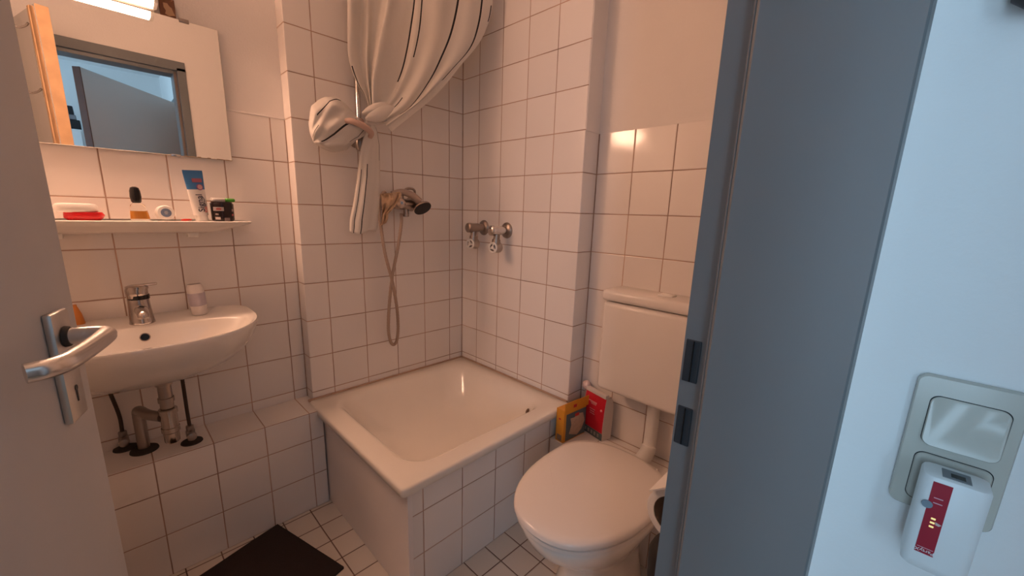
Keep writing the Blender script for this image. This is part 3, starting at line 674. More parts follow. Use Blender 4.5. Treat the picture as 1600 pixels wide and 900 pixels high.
# ------------------------------------------------------------------ shower mixer, hand shower, hose
MZc = .768 + .45
mx = thing('shower_mixer', 'chrome shower mixer on the tiled shower wall', 'mixer', (-.36, -.04, MZc))
for x in (-.445, -.295):
    b = B_(); lathe(b, (x, -.0005, MZc), (0, -1, 0), [(0, .032), (.003, .031), (.010, .022), (.012, .015), (.030, .015)], 28); obj('rosette', b, M_dullchrome, mx)
b = B_(); lathe(b, (-.470, -.052, MZc), (1, 0, -.02), [(0, .016), (.003, .021), (.030, .022), (.06, .0225), (.11, .0235), (.145, .025), (.165, .026), (.185, .0235), (.188, .018)], 28); obj('body', b, M_dullchrome, mx)
cq = P(628, 317, 'y', -.092)
b = B_(); lathe(b, (cq.x - .0015, -.060, cq.z - .004), (.05, -1, .12), [(0, .024), (.018, .0245), (.028, .021), (.032, .010)], 28); hd_ = obj('cartridge_cap', b, mat('cap_nickel', (.50, .42, .37), .25, metal=.9, vary=.05), mx)
b = B_(); lathe(b, (cq.x, -.0918, cq.z), (.05, -1, .12), [(0, .006), (.0012, .006)], 18); obj('blue_ring', b, mat('blue_white_dot', (.45, .60, .85), .3), hd_)
b = B_(); lathe(b, (cq.x, -.0930, cq.z), (.05, -1, .12), [(0, .0025), (.0008, .0025)], 14); obj('dot', b, M_dark, hd_)
b = B_(); tube(b, [(-.362, -.045, MZc + .018), (-.365, -.050, MZc + .045), (-.352, -.060, MZc + .062), (-.330, -.066, MZc + .064), (-.316, -.066, MZc + .055), (-.315, -.062, MZc + .030)], .0050, 12); obj('lever_loop', b, M_dullchrome, mx)
b = B_(); lathe(b, (-.355, -.055, MZc - .020), (0, 0, -1), [(0, .011), (.020, .011), (.021, .013), (.034, .013), (.036, .009)], 18); obj('hose_outlet', b, M_dullchrome, mx)
# hand shower resting behind the mixer, its dark face to the right
hs = thing('hand_shower', 'hand shower lying over the mixer with a dark oval spray face', 'hand shower', (-.24, -.09, MZc - .02))
h0 = P(632, 312, 'y', -.085); h1 = P(652, 322, 'y', -.095); h2 = P(661, 327, 'y', -.100)
b = B_(); tube(b, [P(612, 303, 'y', -.075), P(628, 300, 'y', -.082), P(643, 305, 'y', -.088), P(655, 315, 'y', -.090)], lambda s: .011 + .006 * s, 18); obj('handle', b, mat('hand_shower_grey', (.42, .34, .30), .3, metal=.6, vary=.05), hs)
hc = P(660, 325, 'y', -.096); hn = Vector((.05, -.66, -.74)).normalized()
b = B_(); lathe(b, hc - hn * .018, hn, [(0, .010), (.006, .027), (.014, .0385), (.019, .0400), (.022, .0395)], 32); obj('head_shell', b, mat('head_shell_grey', (.42, .34, .30), .25, metal=.6, vary=.05), hs)
b = B_(); lathe(b, hc + hn * .0032, hn, [(0, .0390), (.0022, .0375)], 32); sf = obj('spray_face', b, M_dark, hs, True, 'dark spray face')
# hose: from the mixer outlet down into a long loop and back up to the curtain side
def hp(u, v, y): return P(u, v, 'y', y)
b = B_(); tube(b, [hp(627, 334, -.055), hp(627, 350, -.060), hp(622, 385, -.062), hp(613, 432, -.060), hp(608, 480, -.050), hp(607, 515, -.040), hp(610, 533, -.032), hp(615, 538.5, -.030), hp(620, 532, -.034), hp(622, 512, -.042), hp(620, 480, -.050), hp(613, 440, -.070), hp(602, 398, -.066), hp(596, 360, -.050), hp(593, 330, -.040), hp(594, 312, -.036), hp(598, 303, -.034), hp(602, 300, -.030)], .0068, 12, True, 14, .05)
tag(obj('shower_hose', b, M_hosemat), 'long grey-brown shower hose hanging in a crossed loop', 'hose')
# crumpled beige cloth stuffed behind the mixer
b = B_()
NU, NV = 26, 20
corn = [(594, 303), (632, 296), (628, 326), (598, 352)]
vv = []
for j in range(NV + 1):
    row = []
    for i in range(NU + 1):
        s, t = i / NU, j / NV
        # outline: broad top, torn point at lower left, a second point at right
        L = Vector((594 + 3 * math.sin(t * 3), 303 + 50 * t, 0)); R = Vector((624 - 26 * t ** 1.5 + 5 * math.sin(t * 8), 300 + 50 * t - 4 * math.sin(t * 9), 0))
        p = L.lerp(R, s); yy = -.092 - .010 * math.sin(s * 13 + t * 5) * (1 - .3 * t) - .022 * noise.noise(Vector((s * 5, t * 5, 1))) - .010 * abs(noise.noise(Vector((s * 11, t * 11, 4)))) - .012 * math.sin(s * PI)
        row.append(b.verts.new(P(p.x, p.y, 'y', yy)))
    vv.append(row)
for j in range(NV):
    for i in range(NU): b.faces.new((vv[j][i], vv[j][i + 1], vv[j + 1][i + 1], vv[j + 1][i]))
cl = obj('crumpled_cloth', b, mat('beige_cloth', (.66, .46, .30), .75, vary=.2, nscale=40, bump=.001, bscale=120), None, True)
sol = cl.modifiers.new('thickness', 'SOLIDIFY'); sol.thickness = .0015
tag(cl, 'crumpled beige cloth stuffed around the shower mixer', 'cloth')

# ------------------------------------------------------------------ riser rail with slider
rl = thing('riser_rail', 'vertical chrome shower rail behind the knotted curtain', 'shower rail', (-.565, -.06, .93 + .45))
RY = -.046
rx = P(560, 170, 'y', RY).x
zb = P(562, 222, 'y', RY).z
b = B_(); lathe(b, (rx, RY, zb), (0, 0, 1), [(0, .0095), (2.28 - zb, .0095)], 18); obj('pole', b, M_chrome, rl)
b = B_(); lathe(b, (rx, RY, zb - .012), (0, 0, 1), [(-.022, .004), (-.018, .014), (-.004, .0195), (.018, .0205), (.032, .017), (.040, .012)], 24); obj('end_knob', b, M_dullchrome, rl)
b = B_(); lathe(b, (rx, -.0005, zb + .002), (0, -1, 0), [(0, .020), (.004, .018), (.010, .011), (.034, .010)], 18); obj('bracket', b, M_dullchrome, rl)
b = B_(); lathe(b, (rx, -.0005, 2.20), (0, -1, 0), [(0, .020), (.004, .018), (.010, .011), (.036, .010)], 18); obj('bracket', b, M_dullchrome, rl)
b = B_(); lathe(b, (rx, RY, zb + .045), (0, 0, 1), [(0, .0175), (.004, .019), (.035, .019), (.039, .0165)], 20); obj('slider', b, mat('slider_pink_beige', (.60, .42, .34), .35), rl)

# ------------------------------------------------------------------ curtain
def cloth_mat(name, stripes):
    """stripes = [(u, half width, v0, v1)] woven black lines on off-white cloth, in the cloth's own UV"""
    m, N, L, B = newmat(name)
    uv = N.new('ShaderNodeUVMap'); sp = N.new('ShaderNodeSeparateXYZ'); L.new(uv.outputs[0], sp.inputs[0])
    def M(op, a, b_=None):
        n = N.new('ShaderNodeMath'); n.operation = op
        for i, x in enumerate((a, b_)):
            if x is None: continue
            if isinstance(x, (int, float)): n.inputs[i].default_value = x
            else: L.new(x, n.inputs[i])
        return n.outputs[0]
    acc = None
    for u, w, v0, v1 in stripes:
        a = M('LESS_THAN', M('ABSOLUTE', M('SUBTRACT', sp.outputs[0], u)), w)
        c = M('MULTIPLY', M('GREATER_THAN', sp.outputs[1], v0), M('LESS_THAN', sp.outputs[1], v1))
        a = M('MULTIPLY', a, c); acc = a if acc is None else M('MAXIMUM', acc, a)
    mx = N.new('ShaderNodeMix'); mx.data_type = 'RGBA'; L.new(acc, mx.inputs['Factor'])
    mx.inputs['A'].default_value = (.80, .755, .70, 1); mx.inputs['B'].default_value = (.010, .008, .012, 1)
    L.new(mx.outputs['Result'], B.inputs['Base Color'])
    B.inputs['Roughness'].default_value = .62; B.inputs['Sheen Weight'].default_value = .15
    # thin cloth lets a little light through
    tr_ = N.new('ShaderNodeBsdfTranslucent'); L.new(mx.outputs['Result'], tr_.inputs[0])
    ms = N.new('ShaderNodeMixShader'); ms.inputs[0].default_value = .22
    out = N['Material Output']; L.new(B.outputs[0], ms.inputs[1]); L.new(tr_.outputs[0], ms.inputs[2]); L.new(ms.outputs[0], out.inputs[0])
    ge = N.new('ShaderNodeTexNoise'); ge.inputs['Scale'].default_value = 38; bp = N.new('ShaderNodeBump'); bp.inputs['Distance'].default_value = .0018; bp.inputs['Strength'].default_value = .6
    tc = N.new('ShaderNodeTexCoord'); L.new(tc.outputs['Object'], ge.inputs['Vector']); L.new(ge.outputs['Fac'], bp.inputs['Height']); L.new(bp.outputs[0], B.inputs['Normal'])
    return m

def interp(tab, x):
    for (x0, a), (x1, c) in zip(tab[:-1], tab[1:]):
        if x <= x1:
            t = (x - x0) / (x1 - x0) if x1 > x0 else 0
            return a + (c - a) * t if not isinstance(a, tuple) else tuple(p + (q - p) * t for p, q in zip(a, c))
    return tab[-1][1]

def curve_eval(pts, t):
    """pts list of pixel pairs, Catmull-Rom, t in 0..1 (uniform by index)"""
    n = len(pts) - 1; f = min(max(t * n, 0), n - 1e-6); i = int(f); t = f - i
    g = lambda k: pts[min(max(k, 0), n)]
    a, b_, c, d = [Vector((*g(k), 0)) for k in (i - 1, i, i + 1, i + 2)]
    if i == 0: a = b_ * 2 - c
    if i == n - 1: d = c * 2 - b_
    return 0.5 * ((2 * b_) + (c - a) * t + (2 * a - 5 * b_ + 4 * c - d) * t * t + (3 * b_ - a - 3 * c + d) * t ** 3)

def patch(name, fn, NU, NV, m, parent, thick=.0012, label=None, close_u=False):
    b = B_(); uvl = b.loops.layers.uv.new('UVMap'); g = []
    for j in range(NV + 1):
        g.append([b.verts.new(fn(i / NU, j / NV)) for i in range(NU + (0 if close_u else 1))])
    n = NU if close_u else NU
    for j in range(NV):
        for i in range(NU):
            i2 = (i + 1) % NU if close_u else i + 1
            f = b.faces.new((g[j][i], g[j][i2], g[j + 1][i2], g[j + 1][i]))
            for lp_, (a, c) in zip(f.loops, ((i, j), (i + 1, j), (i + 1, j + 1), (i, j + 1))): lp_[uvl].uv = (a / NU, c / NV)
    o = obj(name, b, m, parent, True, label, 0, 180)
    s = o.modifiers.new('thickness', 'SOLIDIFY'); s.thickness = thick; s.offset = 0
    return o

cur = thing('shower_curtain', 'off-white shower curtain with black stripes knotted around the rail', 'shower curtain', (-.45, -.10, 1.5))
G = [(583, 186), (585, 190), (588, 192), (590, 196), (593, 199), (597, 202)]
# how the cloth runs: left edge, ridges, stripes, right edge, each from the top down to the gather
lines = [(0.00, [(541, -60), (543, 0), (543, 50), (545, 92), (557, 128), (571, 152), (578, 176)]),
         (0.14, [(572, -60), (574, 0), (574, 45), (573, 85), (574, 118), (578, 150), (581, 178)]),
         (0.30, [(610, -60), (606, 0), (598, 40), (589, 85), (583, 120), (582, 152), (584, 181)]),
         (0.45, [(652, -60), (648, 0), (643, 38), (637, 75), (628, 112), (612, 148), (588, 184)]),
         (0.54, [(663, -60), (659, 0), (655, 45), (647, 85), (636, 122), (618, 156), (592, 186)]),
         (0.76, [(722, -60), (716, 0), (705, 50), (690, 88), (671, 126), (640, 168), (600, 192)]),
         (0.93, [(757, -60), (753, 0), (747, 40), (735, 74), (708, 106), (664, 152), (606, 198)]),
         (1.00, [(772, -60), (770, 0), (764, 34), (748, 68), (722, 100), (680, 150), (612, 206)])]
def cur_fn(s, t):
    for (s0, a), (s1, c) in zip(lines[:-1], lines[1:]):
        if s <= s1 + 1e-9:
            q = (s - s0) / (s1 - s0); break
    p = curve_eval(a, t).lerp(curve_eval(c, t), q)
    env = 1 - .80 * t ** 2.2
    pleat = sum(h * math.exp(-((s - c) / w) ** 2) for c, w, h in ((.03, .035, .7), (.145, .028, 1.0), (.305, .035, 1.1), (.49, .05, .45), (.66, .06, .7), (.86, .06, .6)))
    depth = -.075 - .23 * max(0, s - .15) * env ** .7 - .026 * pleat * (1 - .35 * t) - .0030 * math.sin(s * 33 + t * 5) * env
    return P(p.x, p.y, 'y', depth)
st_top = [(0.45, .0060, 0, .74), (0.54, .0056, 0, .52), (0.76, .0068, 0, .90), (0.93, .0058, 0, .74), (0.012, .005, .55, .95), (0.60, .006, .80, .92), (.992, .003, .20, .33)]
patch('curtain_sheet', cur_fn, 150, 90, cloth_mat('striped_curtain_sheet', st_top), cur)

# bun of cloth pulled through the knot, hanging to the left
def bun_fn(u, v):
    # v 0 at the rail, 1 at the far left end; u goes around
    ax = [(557, 182), (548, 181), (533, 188), (516, 202), (502, 214), (490, 222)]
    wd = [11, 25, 38, 38, 28, 3]
    c = curve_eval(ax, v); c2 = curve_eval(ax, min(v + .02, 1)); 
    w = interp([(0, 22), (.12, 33), (.35, 43), (.6, 42), (.82, 29), (.94, 15), (1, .5)], v)
    a = 2 * PI * u
    # perpendicular in picture sense, and depth
    d = Vector((-.62, .52, 0)) if v < .2 else Vector((-.74, .60, 0)); d.normalize(); n = Vector((-d.y, d.x, 0))
    wob = 1 + .09 * math.sin(3 * a + 4 * v) + .07 * math.sin(5 * a - 7 * v) * (1 - v) + .06 * noise.noise(Vector((math.cos(a) * 2, math.sin(a) * 2, v * 4)))
    off = math.cos(a) * w * wob
    dy = -math.sin(a) * interp([(0, .010), (.3, .042), (.65, .050), (.9, .034), (1, .001)], v) * (1 + .16 * math.sin(6 * a + 9 * v) + .10 * math.sin(11 * a - 6 * v))
    p = c + n * off
    dy = dy if dy < 0 else dy * .6
    return P(p.x, p.y, 'y', -.098 + dy)
st_bun = [(.10, .0055, .12, .62), (.285, .0055, .10, .86), (.405, .0050, .18, .50), (.92, .006, .3, .8), (.17, .004, .70, .95)]
patch('knotted_bun', bun_fn, 72, 40, cloth_mat('striped_curtain_bun', st_bun), cur, .0010, None, True)
# small folds at the right of the rail
def fold_fn(cx, cy, L, Wd, ang, dep):
    def f(u, v):
        a = 2 * PI * u; w = Wd * math.sin(PI * min(max(v, .02), .98)) ** .6
        d = Vector((math.cos(ang), math.sin(ang), 0)); n = Vector((-d.y, d.x, 0))
        p = Vector((cx, cy, 0)) + d * (v * L) + n * math.cos(a) * w * (1 + .15 * math.sin(4 * v + 2 * a))
        return P(p.x, p.y, 'y', dep - math.sin(a) * .016 * math.sin(PI * min(max(v, .02), .98)) ** .6)
    return f
M_fold = cloth_mat('striped_curtain_fold', [(.02, .010, .30, .80)])
patch('fold', fold_fn(571, 186, 56, 11, -.30, -.125), 32, 16, M_fold, cur, .001, None, True)
patch('fold', fold_fn(566, 177, 50, 9, -.26, -.115), 32, 16, M_fold, cur, .001, None, True)
patch('fold', fold_fn(572, 193, 78, 12, -.46, -.112), 32, 16, cloth_mat('plain_curtain_fold', [(.5, .004, .1, .2)]), cur, .001, None, True)
# tail hanging below the knot
def tail_fn(u, v):
    Lx = interp([(0, 576), (.12, 568), (.3, 561), (.5, 558), (.7, 553), (.88, 547), (1, 546)], v); Rx = interp([(0, 583), (.06, 589), (.2, 593), (.5, 594), (.8, 592), (.95, 590), (1, 587)], v)
    y = 192 + 171 * v; a = 2 * PI * u; c = (Lx + Rx) / 2; w = (Rx - Lx) / 2
    x = c - math.cos(a) * w; yy = y + 3 * math.sin(x * .16) * v
    return P(x, yy, 'y', -.100 - math.sin(a) * .026 * (.5 + .5 * v) * (1 + .10 * math.sin(5 * a) + .05 * math.sin(9 * a + 4 * v)))
patch('curtain_tail', tail_fn, 64, 40, cloth_mat('striped_curtain_tail', [(.13, .006, .42, 1.0), (.225, .006, .38, 1.0), (.045, .005, .10, .55), (.445, .006, .04, .34)]), cur, .001, None, True)
# the twisted band of the knot itself
b = B_(); tube(b, [P(538, 190, 'y', -.135), P(548, 189, 'y', -.150), P(560, 193, 'y', -.155), P(571, 199, 'y', -.150), P(580, 208, 'y', -.130), P(577, 216, 'y', -.105)], lambda s: .0085 + .003 * math.sin(s * PI), 16)
obj('knot_band', b, mat('pinkish_band', (.60, .42, .35), .7, vary=.1, bump=.001), cur, True, 'pinkish twisted band of the knot')
b = B_(); tube(b, [(-.80, -.36, 2.22), (-.50, -.30, 2.22), (-.2, -.25, 2.22), (-.001, -.22, 2.22)], .0105, 16)
tag(obj('curtain_rod', b, M_whitepl), 'white curtain rod above the shower tub', 'curtain rod')

# ------------------------------------------------------------------ toilet
TYc = -1.078
to = thing('toilet', 'white toilet with closed oval lid in front of the tiled ledge', 'toilet', (-.38, TYc, 0))
def tov(z, xf, xb, hw, e=2.25, n=56, yc=TYc, cx=None):
    out = []; cx = xb - .185 if cx is None else cx
    for k in range(n):
        a = 2 * PI * k / n; c, s = math.cos(a), math.sin(a)
        y = hw * math.copysign(abs(s) ** (2 / e), s)
        x = (cx - (cx - xf) * abs(c) ** (2 / e)) if c < 0 else (cx + (xb - cx) * abs(c) ** (2 / (e + .6)))
        out.append(Vector((x, yc + y, z)))
    return out
b = B_()
loft(b, [tov(0.0, -.44, -.12, .115, 2.6, cx=-.26), tov(.02, -.44, -.12, .115, 2.6, cx=-.26), tov(.10, -.42, -.12, .098, 2.4, cx=-.26), tov(.18, -.45, -.12, .105, 2.3, cx=-.28), tov(.25, -.52, -.12, .135, 2.2), tov(.31, -.585, -.12, .165, 2.2), tov(.35, -.605, -.12, .178, 2.2), tov(.372, -.607, -.12, .180, 2.2), tov(.376, -.600, -.122, .174, 2.2)])
obj('bowl', b, M_porcelain, to, True, None, 0, 70)
b = B_(); loft(b, [tov(.3765, -.612, -.135, .182), tov(.379, -.617, -.132, .186), tov(.388, -.617, -.132, .186), tov(.391, -.611, -.134, .180), tov(.397, -.600, -.14, .170)]); obj('seat', b, M_lid, to)
b = B_(); loft(b, [tov(.3975, -.606, -.140, .176), tov(.3955, -.618, -.134, .187), tov(.3985, -.623, -.131, .191), tov(.408, -.622, -.131, .190), tov(.4135, -.616, -.135, .185), tov(.417, -.595, -.15, .17), tov(.419, -.53, -.2, .125), tov(.4195, -.42, -.29, .05)]); obj('lid', b, M_lid, to, True, None, 0, 60)
for dy in (-.075, .075):
    b = B_(); lathe(b, (-.128, TYc + dy - .02, .386), (0, 1, 0), [(0, .011), (.04, .011)], 18); obj('hinge', b, M_whitepl, to)
b = B_(); tube(b, [(.052, TYc + .012, .5515), (.052, TYc + .012, .45), (.050, TYc + .012, .385), (.036, TYc + .010, .350), (.005, TYc + .005, .338), (-.07, TYc, .336), (-.125, TYc, .336)], lambda s: .0225 + .004 * (1 if .45 < s else 0), 22)
obj('flush_pipe', b, M_whitepl, to, True, 'white flush pipe from the cistern')

cs = thing('cistern', 'white box-shaped flush cistern hanging on the wall above the toilet', 'cistern', (.015, TYc, .555))
b = B_(); box(b, -.045, XC - .0008, -1.285, -.872, .552, .892, .018, 4); obj('tank', b, mat('cistern_plastic', (.80, .755, .715), .22, vary=.01), cs)
b = B_(); box(b, -.050, XC - .0008, -1.290, -.868, .895, .935, .014, 4); ld = obj('tank_lid', b, mat('cistern_lid_plastic', (.80, .755, .715), .2, vary=.01), cs)
b = B_(); box(b, .0, .04, -1.105, -1.055, .934, .941, .002, 2); obj('flush_button', b, M_whitepl, ld)

# ------------------------------------------------------------------ boxes on the toilet ledge
LZ = .3003
def carton(name, label, pL, pC, pR, topv, mats, tilt=0):
    """upright carton; pL, pC, pR are the seen bottom corners (left, near, right)"""
    a, c, d = [P(*q, 'z', LZ) for q in (pL, pC, pR)]
    u = (d - c); wdt = u.length; u.normalize(); n = Vector((-u.y, u.x, 0)); 
    if n.dot(a - c) < 0: n = -n
    dep = max((a - c).dot(n), .03)
    return a, c, u, n, wdt, dep
# yellow carton
c = P(879, 693, 'z', LZ); d = P(913, 676, 'z', LZ); u = (d - c); wy = u.length; u.normalize(); n = Vector((-u.y, u.x, 0))
if n.dot(P(869, 685, 'z', LZ) - c) < 0: n = -n
dpy = abs((P(869, 685, 'z', LZ) - c).dot(n)); dpy = min(max(dpy, .03), .055)
hy = Zat(c.x, c.y, 643) - LZ
My = Matrix(((u.x, n.x, 0, c.x), (u.y, n.y, 0, c.y), (0, 0, 1, LZ), (0, 0, 0, 1)))
yb_ = thing('yellow_carton', 'yellow and grey-blue carton with open flap beside the red bag on the ledge', 'carton', c)
M_yel = mat('yellow_card', (.72, .30, .025), .5, vary=.06); M_teal = mat('grey_blue_print', (.10, .13, .14), .45, vary=.1); M_redp = mat('red_print', (.55, .03, .03), .45)
M_bei = mat('beige_print', (.50, .36, .25), .5, vary=.25, nscale=60)
b = B_(); box(b, 0, wy, 0, dpy, 0, hy, .0008, 1, My); obj('box_body', b, M_yel, yb_, False)
b = B_(); box(b, -.001, wy * 1.06, -.004, -.002, hy * .92, hy * 1.22, 0, 1, My); obj('open_flap', b, M_yel, yb_, False)
b = B_(); box(b, wy * .10, wy * .995, -.0008, 0, hy * .03, hy * .86, 0, 1, My); obj('grey_blue_panel', b, M_teal, yb_, False)
b = B_(); prism(b, [(wy * .25, hy * .22), (wy * .45, hy * .14), (wy * .62, hy * .08), (wy * .82, hy * .2), (wy * .95, hy * .45), (wy * .85, hy * .72), (wy * .6, hy * .76), (wy * .45, hy * .68), (wy * .28, hy * .70), (wy * .34, hy * .48)], 'y', -.0014, -.0007); bmesh.ops.transform(b, matrix=My, verts=b.verts); obj('printed_picture', b, M_bei, yb_, False)
b = B_(); box(b, wy * .48, wy * .66, -.0020, -.0013, hy * .70, hy * .79, 0, 1, My); obj('red_mark', b, M_redp, yb_, False)
b = B_(); box(b, wy * .36, wy * .50, -.0047, -.0040, hy * 1.02, hy * 1.11, 0, 1, My); obj('red_mark', b, M_redp, yb_, False)
b = B_(); box(b, -.0006, 0, dpy * .2, dpy * .8, hy * .04, hy * .22, 0, 1, My); obj('side_print', b, mat('side_print_dark', (.25, .16, .10), .5, vary=.4, nscale=80), yb_, False)
b = B_(); box(b, -.0006, 0, dpy * .4, dpy * .65, hy * .68, hy * .73, 0, 1, My); obj('side_mark', b, M_redp, yb_, False)
# red bag of salt-like goods
c = P(940, 690, 'z', LZ); d = P(910, 670, 'z', LZ); u = (c - d); wr = u.length; u.normalize(); n = Vector((-u.y, u.x, 0))
if n.dot(P(955, 680, 'z', LZ) - c) < 0: n = -n
o_ = d; dpr = min(max(abs((P(955, 680, 'z', LZ) - c).dot(n)), .035), .05)
hr = Zat(c.x, c.y, 622) - LZ
Mr = Matrix(((u.x, n.x, 0, o_.x), (u.y, n.y, 0, o_.y), (0, 0, 1, LZ), (0, 0, 0, 1)))
rb = thing('red_bag', 'red and white paper bag with folded white top in the corner of the ledge', 'bag', o_)
M_red = mat('red_paper', (.58, .012, .03), .42, vary=.06, bump=.0008, bscale=50); M_wp = mat('white_paper', (.74, .66, .62), .55, vary=.06, bump=.001, bscale=50)
def bagring(z, x0, x1, y0, y1): return [Mr @ Vector(p) for p in ((x0, y0, z), (x1, y0, z), (x1, y1, z), (x0, y1, z))]
b = B_(); loft(b, [bagring(0, 0, wr, 0, dpr), bagring(hr * .35, -.001, wr * 1.01, -.001, dpr * 1.02), bagring(hr * .68, .0, wr * 1.02, .002, dpr), bagring(hr * .86, .0, wr * 1.01, dpr * .12, dpr * .92), bagring(hr * .97, .0, wr, dpr * .22, dpr * .70)])
obj('bag_body', b, M_wp, rb, False)
b = B_()
fr_pts = [[(0.002, -.0012, hr * .17), (wr * .985, -.0012, hr * .17)], [(0.001, -.0022, hr * .35), (wr * .99, -.0022, hr * .35)], [(.001, .0006, hr * .68), (wr * 1.0, .0006, hr * .68)], [(.001, dpr * .12 - .0012, hr * .86), (wr * 1.0, dpr * .12 - .0012, hr * .86)], [(.001, dpr * .22 - .0016, hr * .955), (wr * .99, dpr * .22 - .0016, hr * .955)]]
vs = [[b.verts.new(Mr @ Vector(p)) for p in r] for r in fr_pts]
for a_, c_ in zip(vs[:-1], vs[1:]): b.faces.new((a_[0], a_[1], c_[1], c_[0]))
obj('red_front', b, M_red, rb, False)
b = B_(); box(b, 0.001, wr * .99, -.0014, -.0004, .0005, hr * .165, 0, 1, Mr); gb = obj('grey_green_band', b, M_teal, rb, False)
b = B_()
for k in range(5): box(b, wr * (.12 + .16 * k), wr * (.20 + .16 * k), -.0022, -.0013, hr * .045, hr * .125, 0, 1, Mr)
obj('pale_squares', b, mat('pale_grey_print', (.36, .33, .30), .5), gb, False)
b = B_(); box(b, wr * .0, wr * .985, dpr * .10, dpr * .46, hr * .945, hr * 1.03, .002, 2, Mr); obj('folded_top', b, M_wp, rb, False)
b = B_()
for z0, w0, x0 in ((.74, .30, .30), (.715, .24, .34), (.60, .26, .30), (.55, .22, .32), (.50, .24, .32)):
    box(b, wr * x0, wr * (x0 + w0), -.0016 if z0 < .65 else .0, -.0008 if z0 < .65 else .0022, hr * z0, hr * (z0 + .012), 0, 1, Mr)
box(b, wr * .18, wr * .62, -.0002, .0018, hr * .765, hr * .785, 0, 1, Mr)
obj('print_lines', b, mat('pink_print', (.75, .35, .35), .5), rb, False)
b = B_(); lathe(b, Mr @ Vector((wr * .86, -.0008, hr * .67)), -n, [(-.003, .0048), (.0012, .0048)], 16); obj('round_mark', b, mat('pink_dot', (.72, .30, .30), .5), rb)
# cut-glass ball stopper behind the red bag
gc = P(917, 601, 'x', .067)
gp = thing('crystal_ornament', 'pale faceted glass ornament peeking out behind the red bag', 'ornament', (gc.x, gc.y, LZ))
b = B_(); r = bmesh.ops.create_icosphere(b, subdivisions=2, radius=.019)
for v in r['verts']: v.co = Vector((gc.x, gc.y, gc.z)) + v.co * (1 + .10 * math.sin(v.co.x * 900) * math.cos(v.co.z * 700))
obj('faceted_ball', b, mat('pinkish_glass', (.86, .68, .66), .12, trans=.15, vary=.3, nscale=90), gp, False)
b = B_(); lathe(b, (gc.x, gc.y, LZ), (0, 0, 1), [(0, .012), (.004, .012), (.03, .008), (gc.z - LZ - .014, .006)], 14); obj('foot', b, mat('pinkish_glass_foot', (.74, .58, .55), .15, trans=.4), gp)

# ------------------------------------------------------------------ toilet roll holder on the door wall
rx_ = -.665; rc_ = Vector((rx_, -1.423, .689))
th = thing('toilet_roll_holder', 'white toilet roll holder with raised cover flap beside the door frame', 'roll holder', (-.61, YF + .03, .65))
b = B_(); box(b, -.675, -.545, YF + .0005, YF + .008, .66, .80, .003); obj('back_plate', b, M_whitepl, th)
b = B_(); tube(b, [(-.680, YF + .006, rc_.z + .02), (-.684, YF + .040, rc_.z + .008), (-.682, rc_.y + .004, rc_.z + .002), (-.66, rc_.y, rc_.z), (-.60, rc_.y, rc_.z), (-.55, rc_.y, rc_.z)], .0042, 10); obj('wire_arm', b, M_chrome, th)
b = B_()
fl = [P(1014, 766, 'x', -.672), Vector((-.672, YF + .010, .800)), Vector((-.540, YF + .010, .800)), Vector((-.540, P(1014, 766, 'x', -.672).y, P(1014, 766, 'x', -.672).z))]
vs = [b.verts.new(p) for p in fl]; b.faces.new(vs); o_f = obj('cover_flap', b, M_whitepl, th, False); sfl = o_f.modifiers.new('thickness', 'SOLIDIFY'); sfl.thickness = .0025
rl_ = thing('toilet_roll', 'white toilet roll on the holder beside the door frame', 'toilet roll', (-.61, rc_.y, rc_.z - .05))
b = B_(); lathe(b, (-.662, rc_.y, rc_.z), (1, 0, 0), [(0, .037), (0.0, .048), (.001, .050), (.099, .050), (.1, .048), (.1, .037), (.002, .037)], 40, (False, False)); obj('paper', b, mat('roll_paper', (.82, .78, .74), .85, vary=.02, bump=.0006, bscale=90), rl_)
b = B_(); lathe(b, (-.6615, rc_.y, rc_.z), (1, 0, 0), [(0, .0368), (.099, .0368), (.099, .0358), (0, .0358), (0, .0368)], 28, (False, False)); obj('cardboard_core', b, mat('core_dark_card', (.16, .12, .09), .8), rl_)
# dark ball-shaped bin lid below
b = B_(); lathe(b, (-.63, YF + .062, .44), (0, 0, 1), [(0, .030), (.004, .036), (.10, .046), (.150, .048), (.165, .042), (.178, .022), (.190, .010), (.20, .009)], 28)
bb = thing('toilet_brush_holder', 'black toilet brush holder on the wall below the toilet roll', 'brush holder', (-.63, YF + .05, .44))
obj('cup', b, mat('matt_black', (.012, .010, .010), .7), bb)
b = B_(); box(b, -.655, -.605, YF + .0005, YF + .030, .50, .56, .004); obj('wall_clip', b, M_dark, bb)

# ------------------------------------------------------------------ mat on the floor
A_ = Vector((-.966, -.104)); e1 = (Vector((-.861, -.448)) - Vector((-.965, -.086))).normalized(); e2 = Vector((e1.y, -e1.x)); 
if e2.x > 0: e2 = -e2
b = B_(); NX, NY = 30, 44
g = []
for j in range(NY + 1):
    row = []
    for i in range(NX + 1):
        p = A_ + e1 * (.370 * i / NX) + e2 * (.60 * j / NY)
        lift = .0 
        row.append((p.x, min(p.y, -.1015), .0095 + .0012 * noise.noise(Vector((p.x * 9, p.y * 9, 0)))))
    g.append(row)
top = [[b.verts.new(p) for p in r] for r in g]; bot = [[b.verts.new((p[0], p[1], .0006)) for p in r] for r in g]
for j in range(NY):
    for i in range(NX):
        b.faces.new((top[j][i], top[j][i + 1], top[j + 1][i + 1], top[j + 1][i])); b.faces.new((bot[j][i], bot[j + 1][i], bot[j + 1][i + 1], bot[j][i + 1]))
for j in range(NY):
    for i in (0, NX): b.faces.new((top[j][i], top[j + 1][i], bot[j + 1][i], bot[j][i]))
for i in range(NX):
    for j in (0, NY): b.faces.new((top[j][i], top[j][i + 1], bot[j][i + 1], bot[j][i]))
tag(obj('bath_mat', b, M_mat), 'dark brown bath mat lying askew on the floor tiles', 'bath mat')

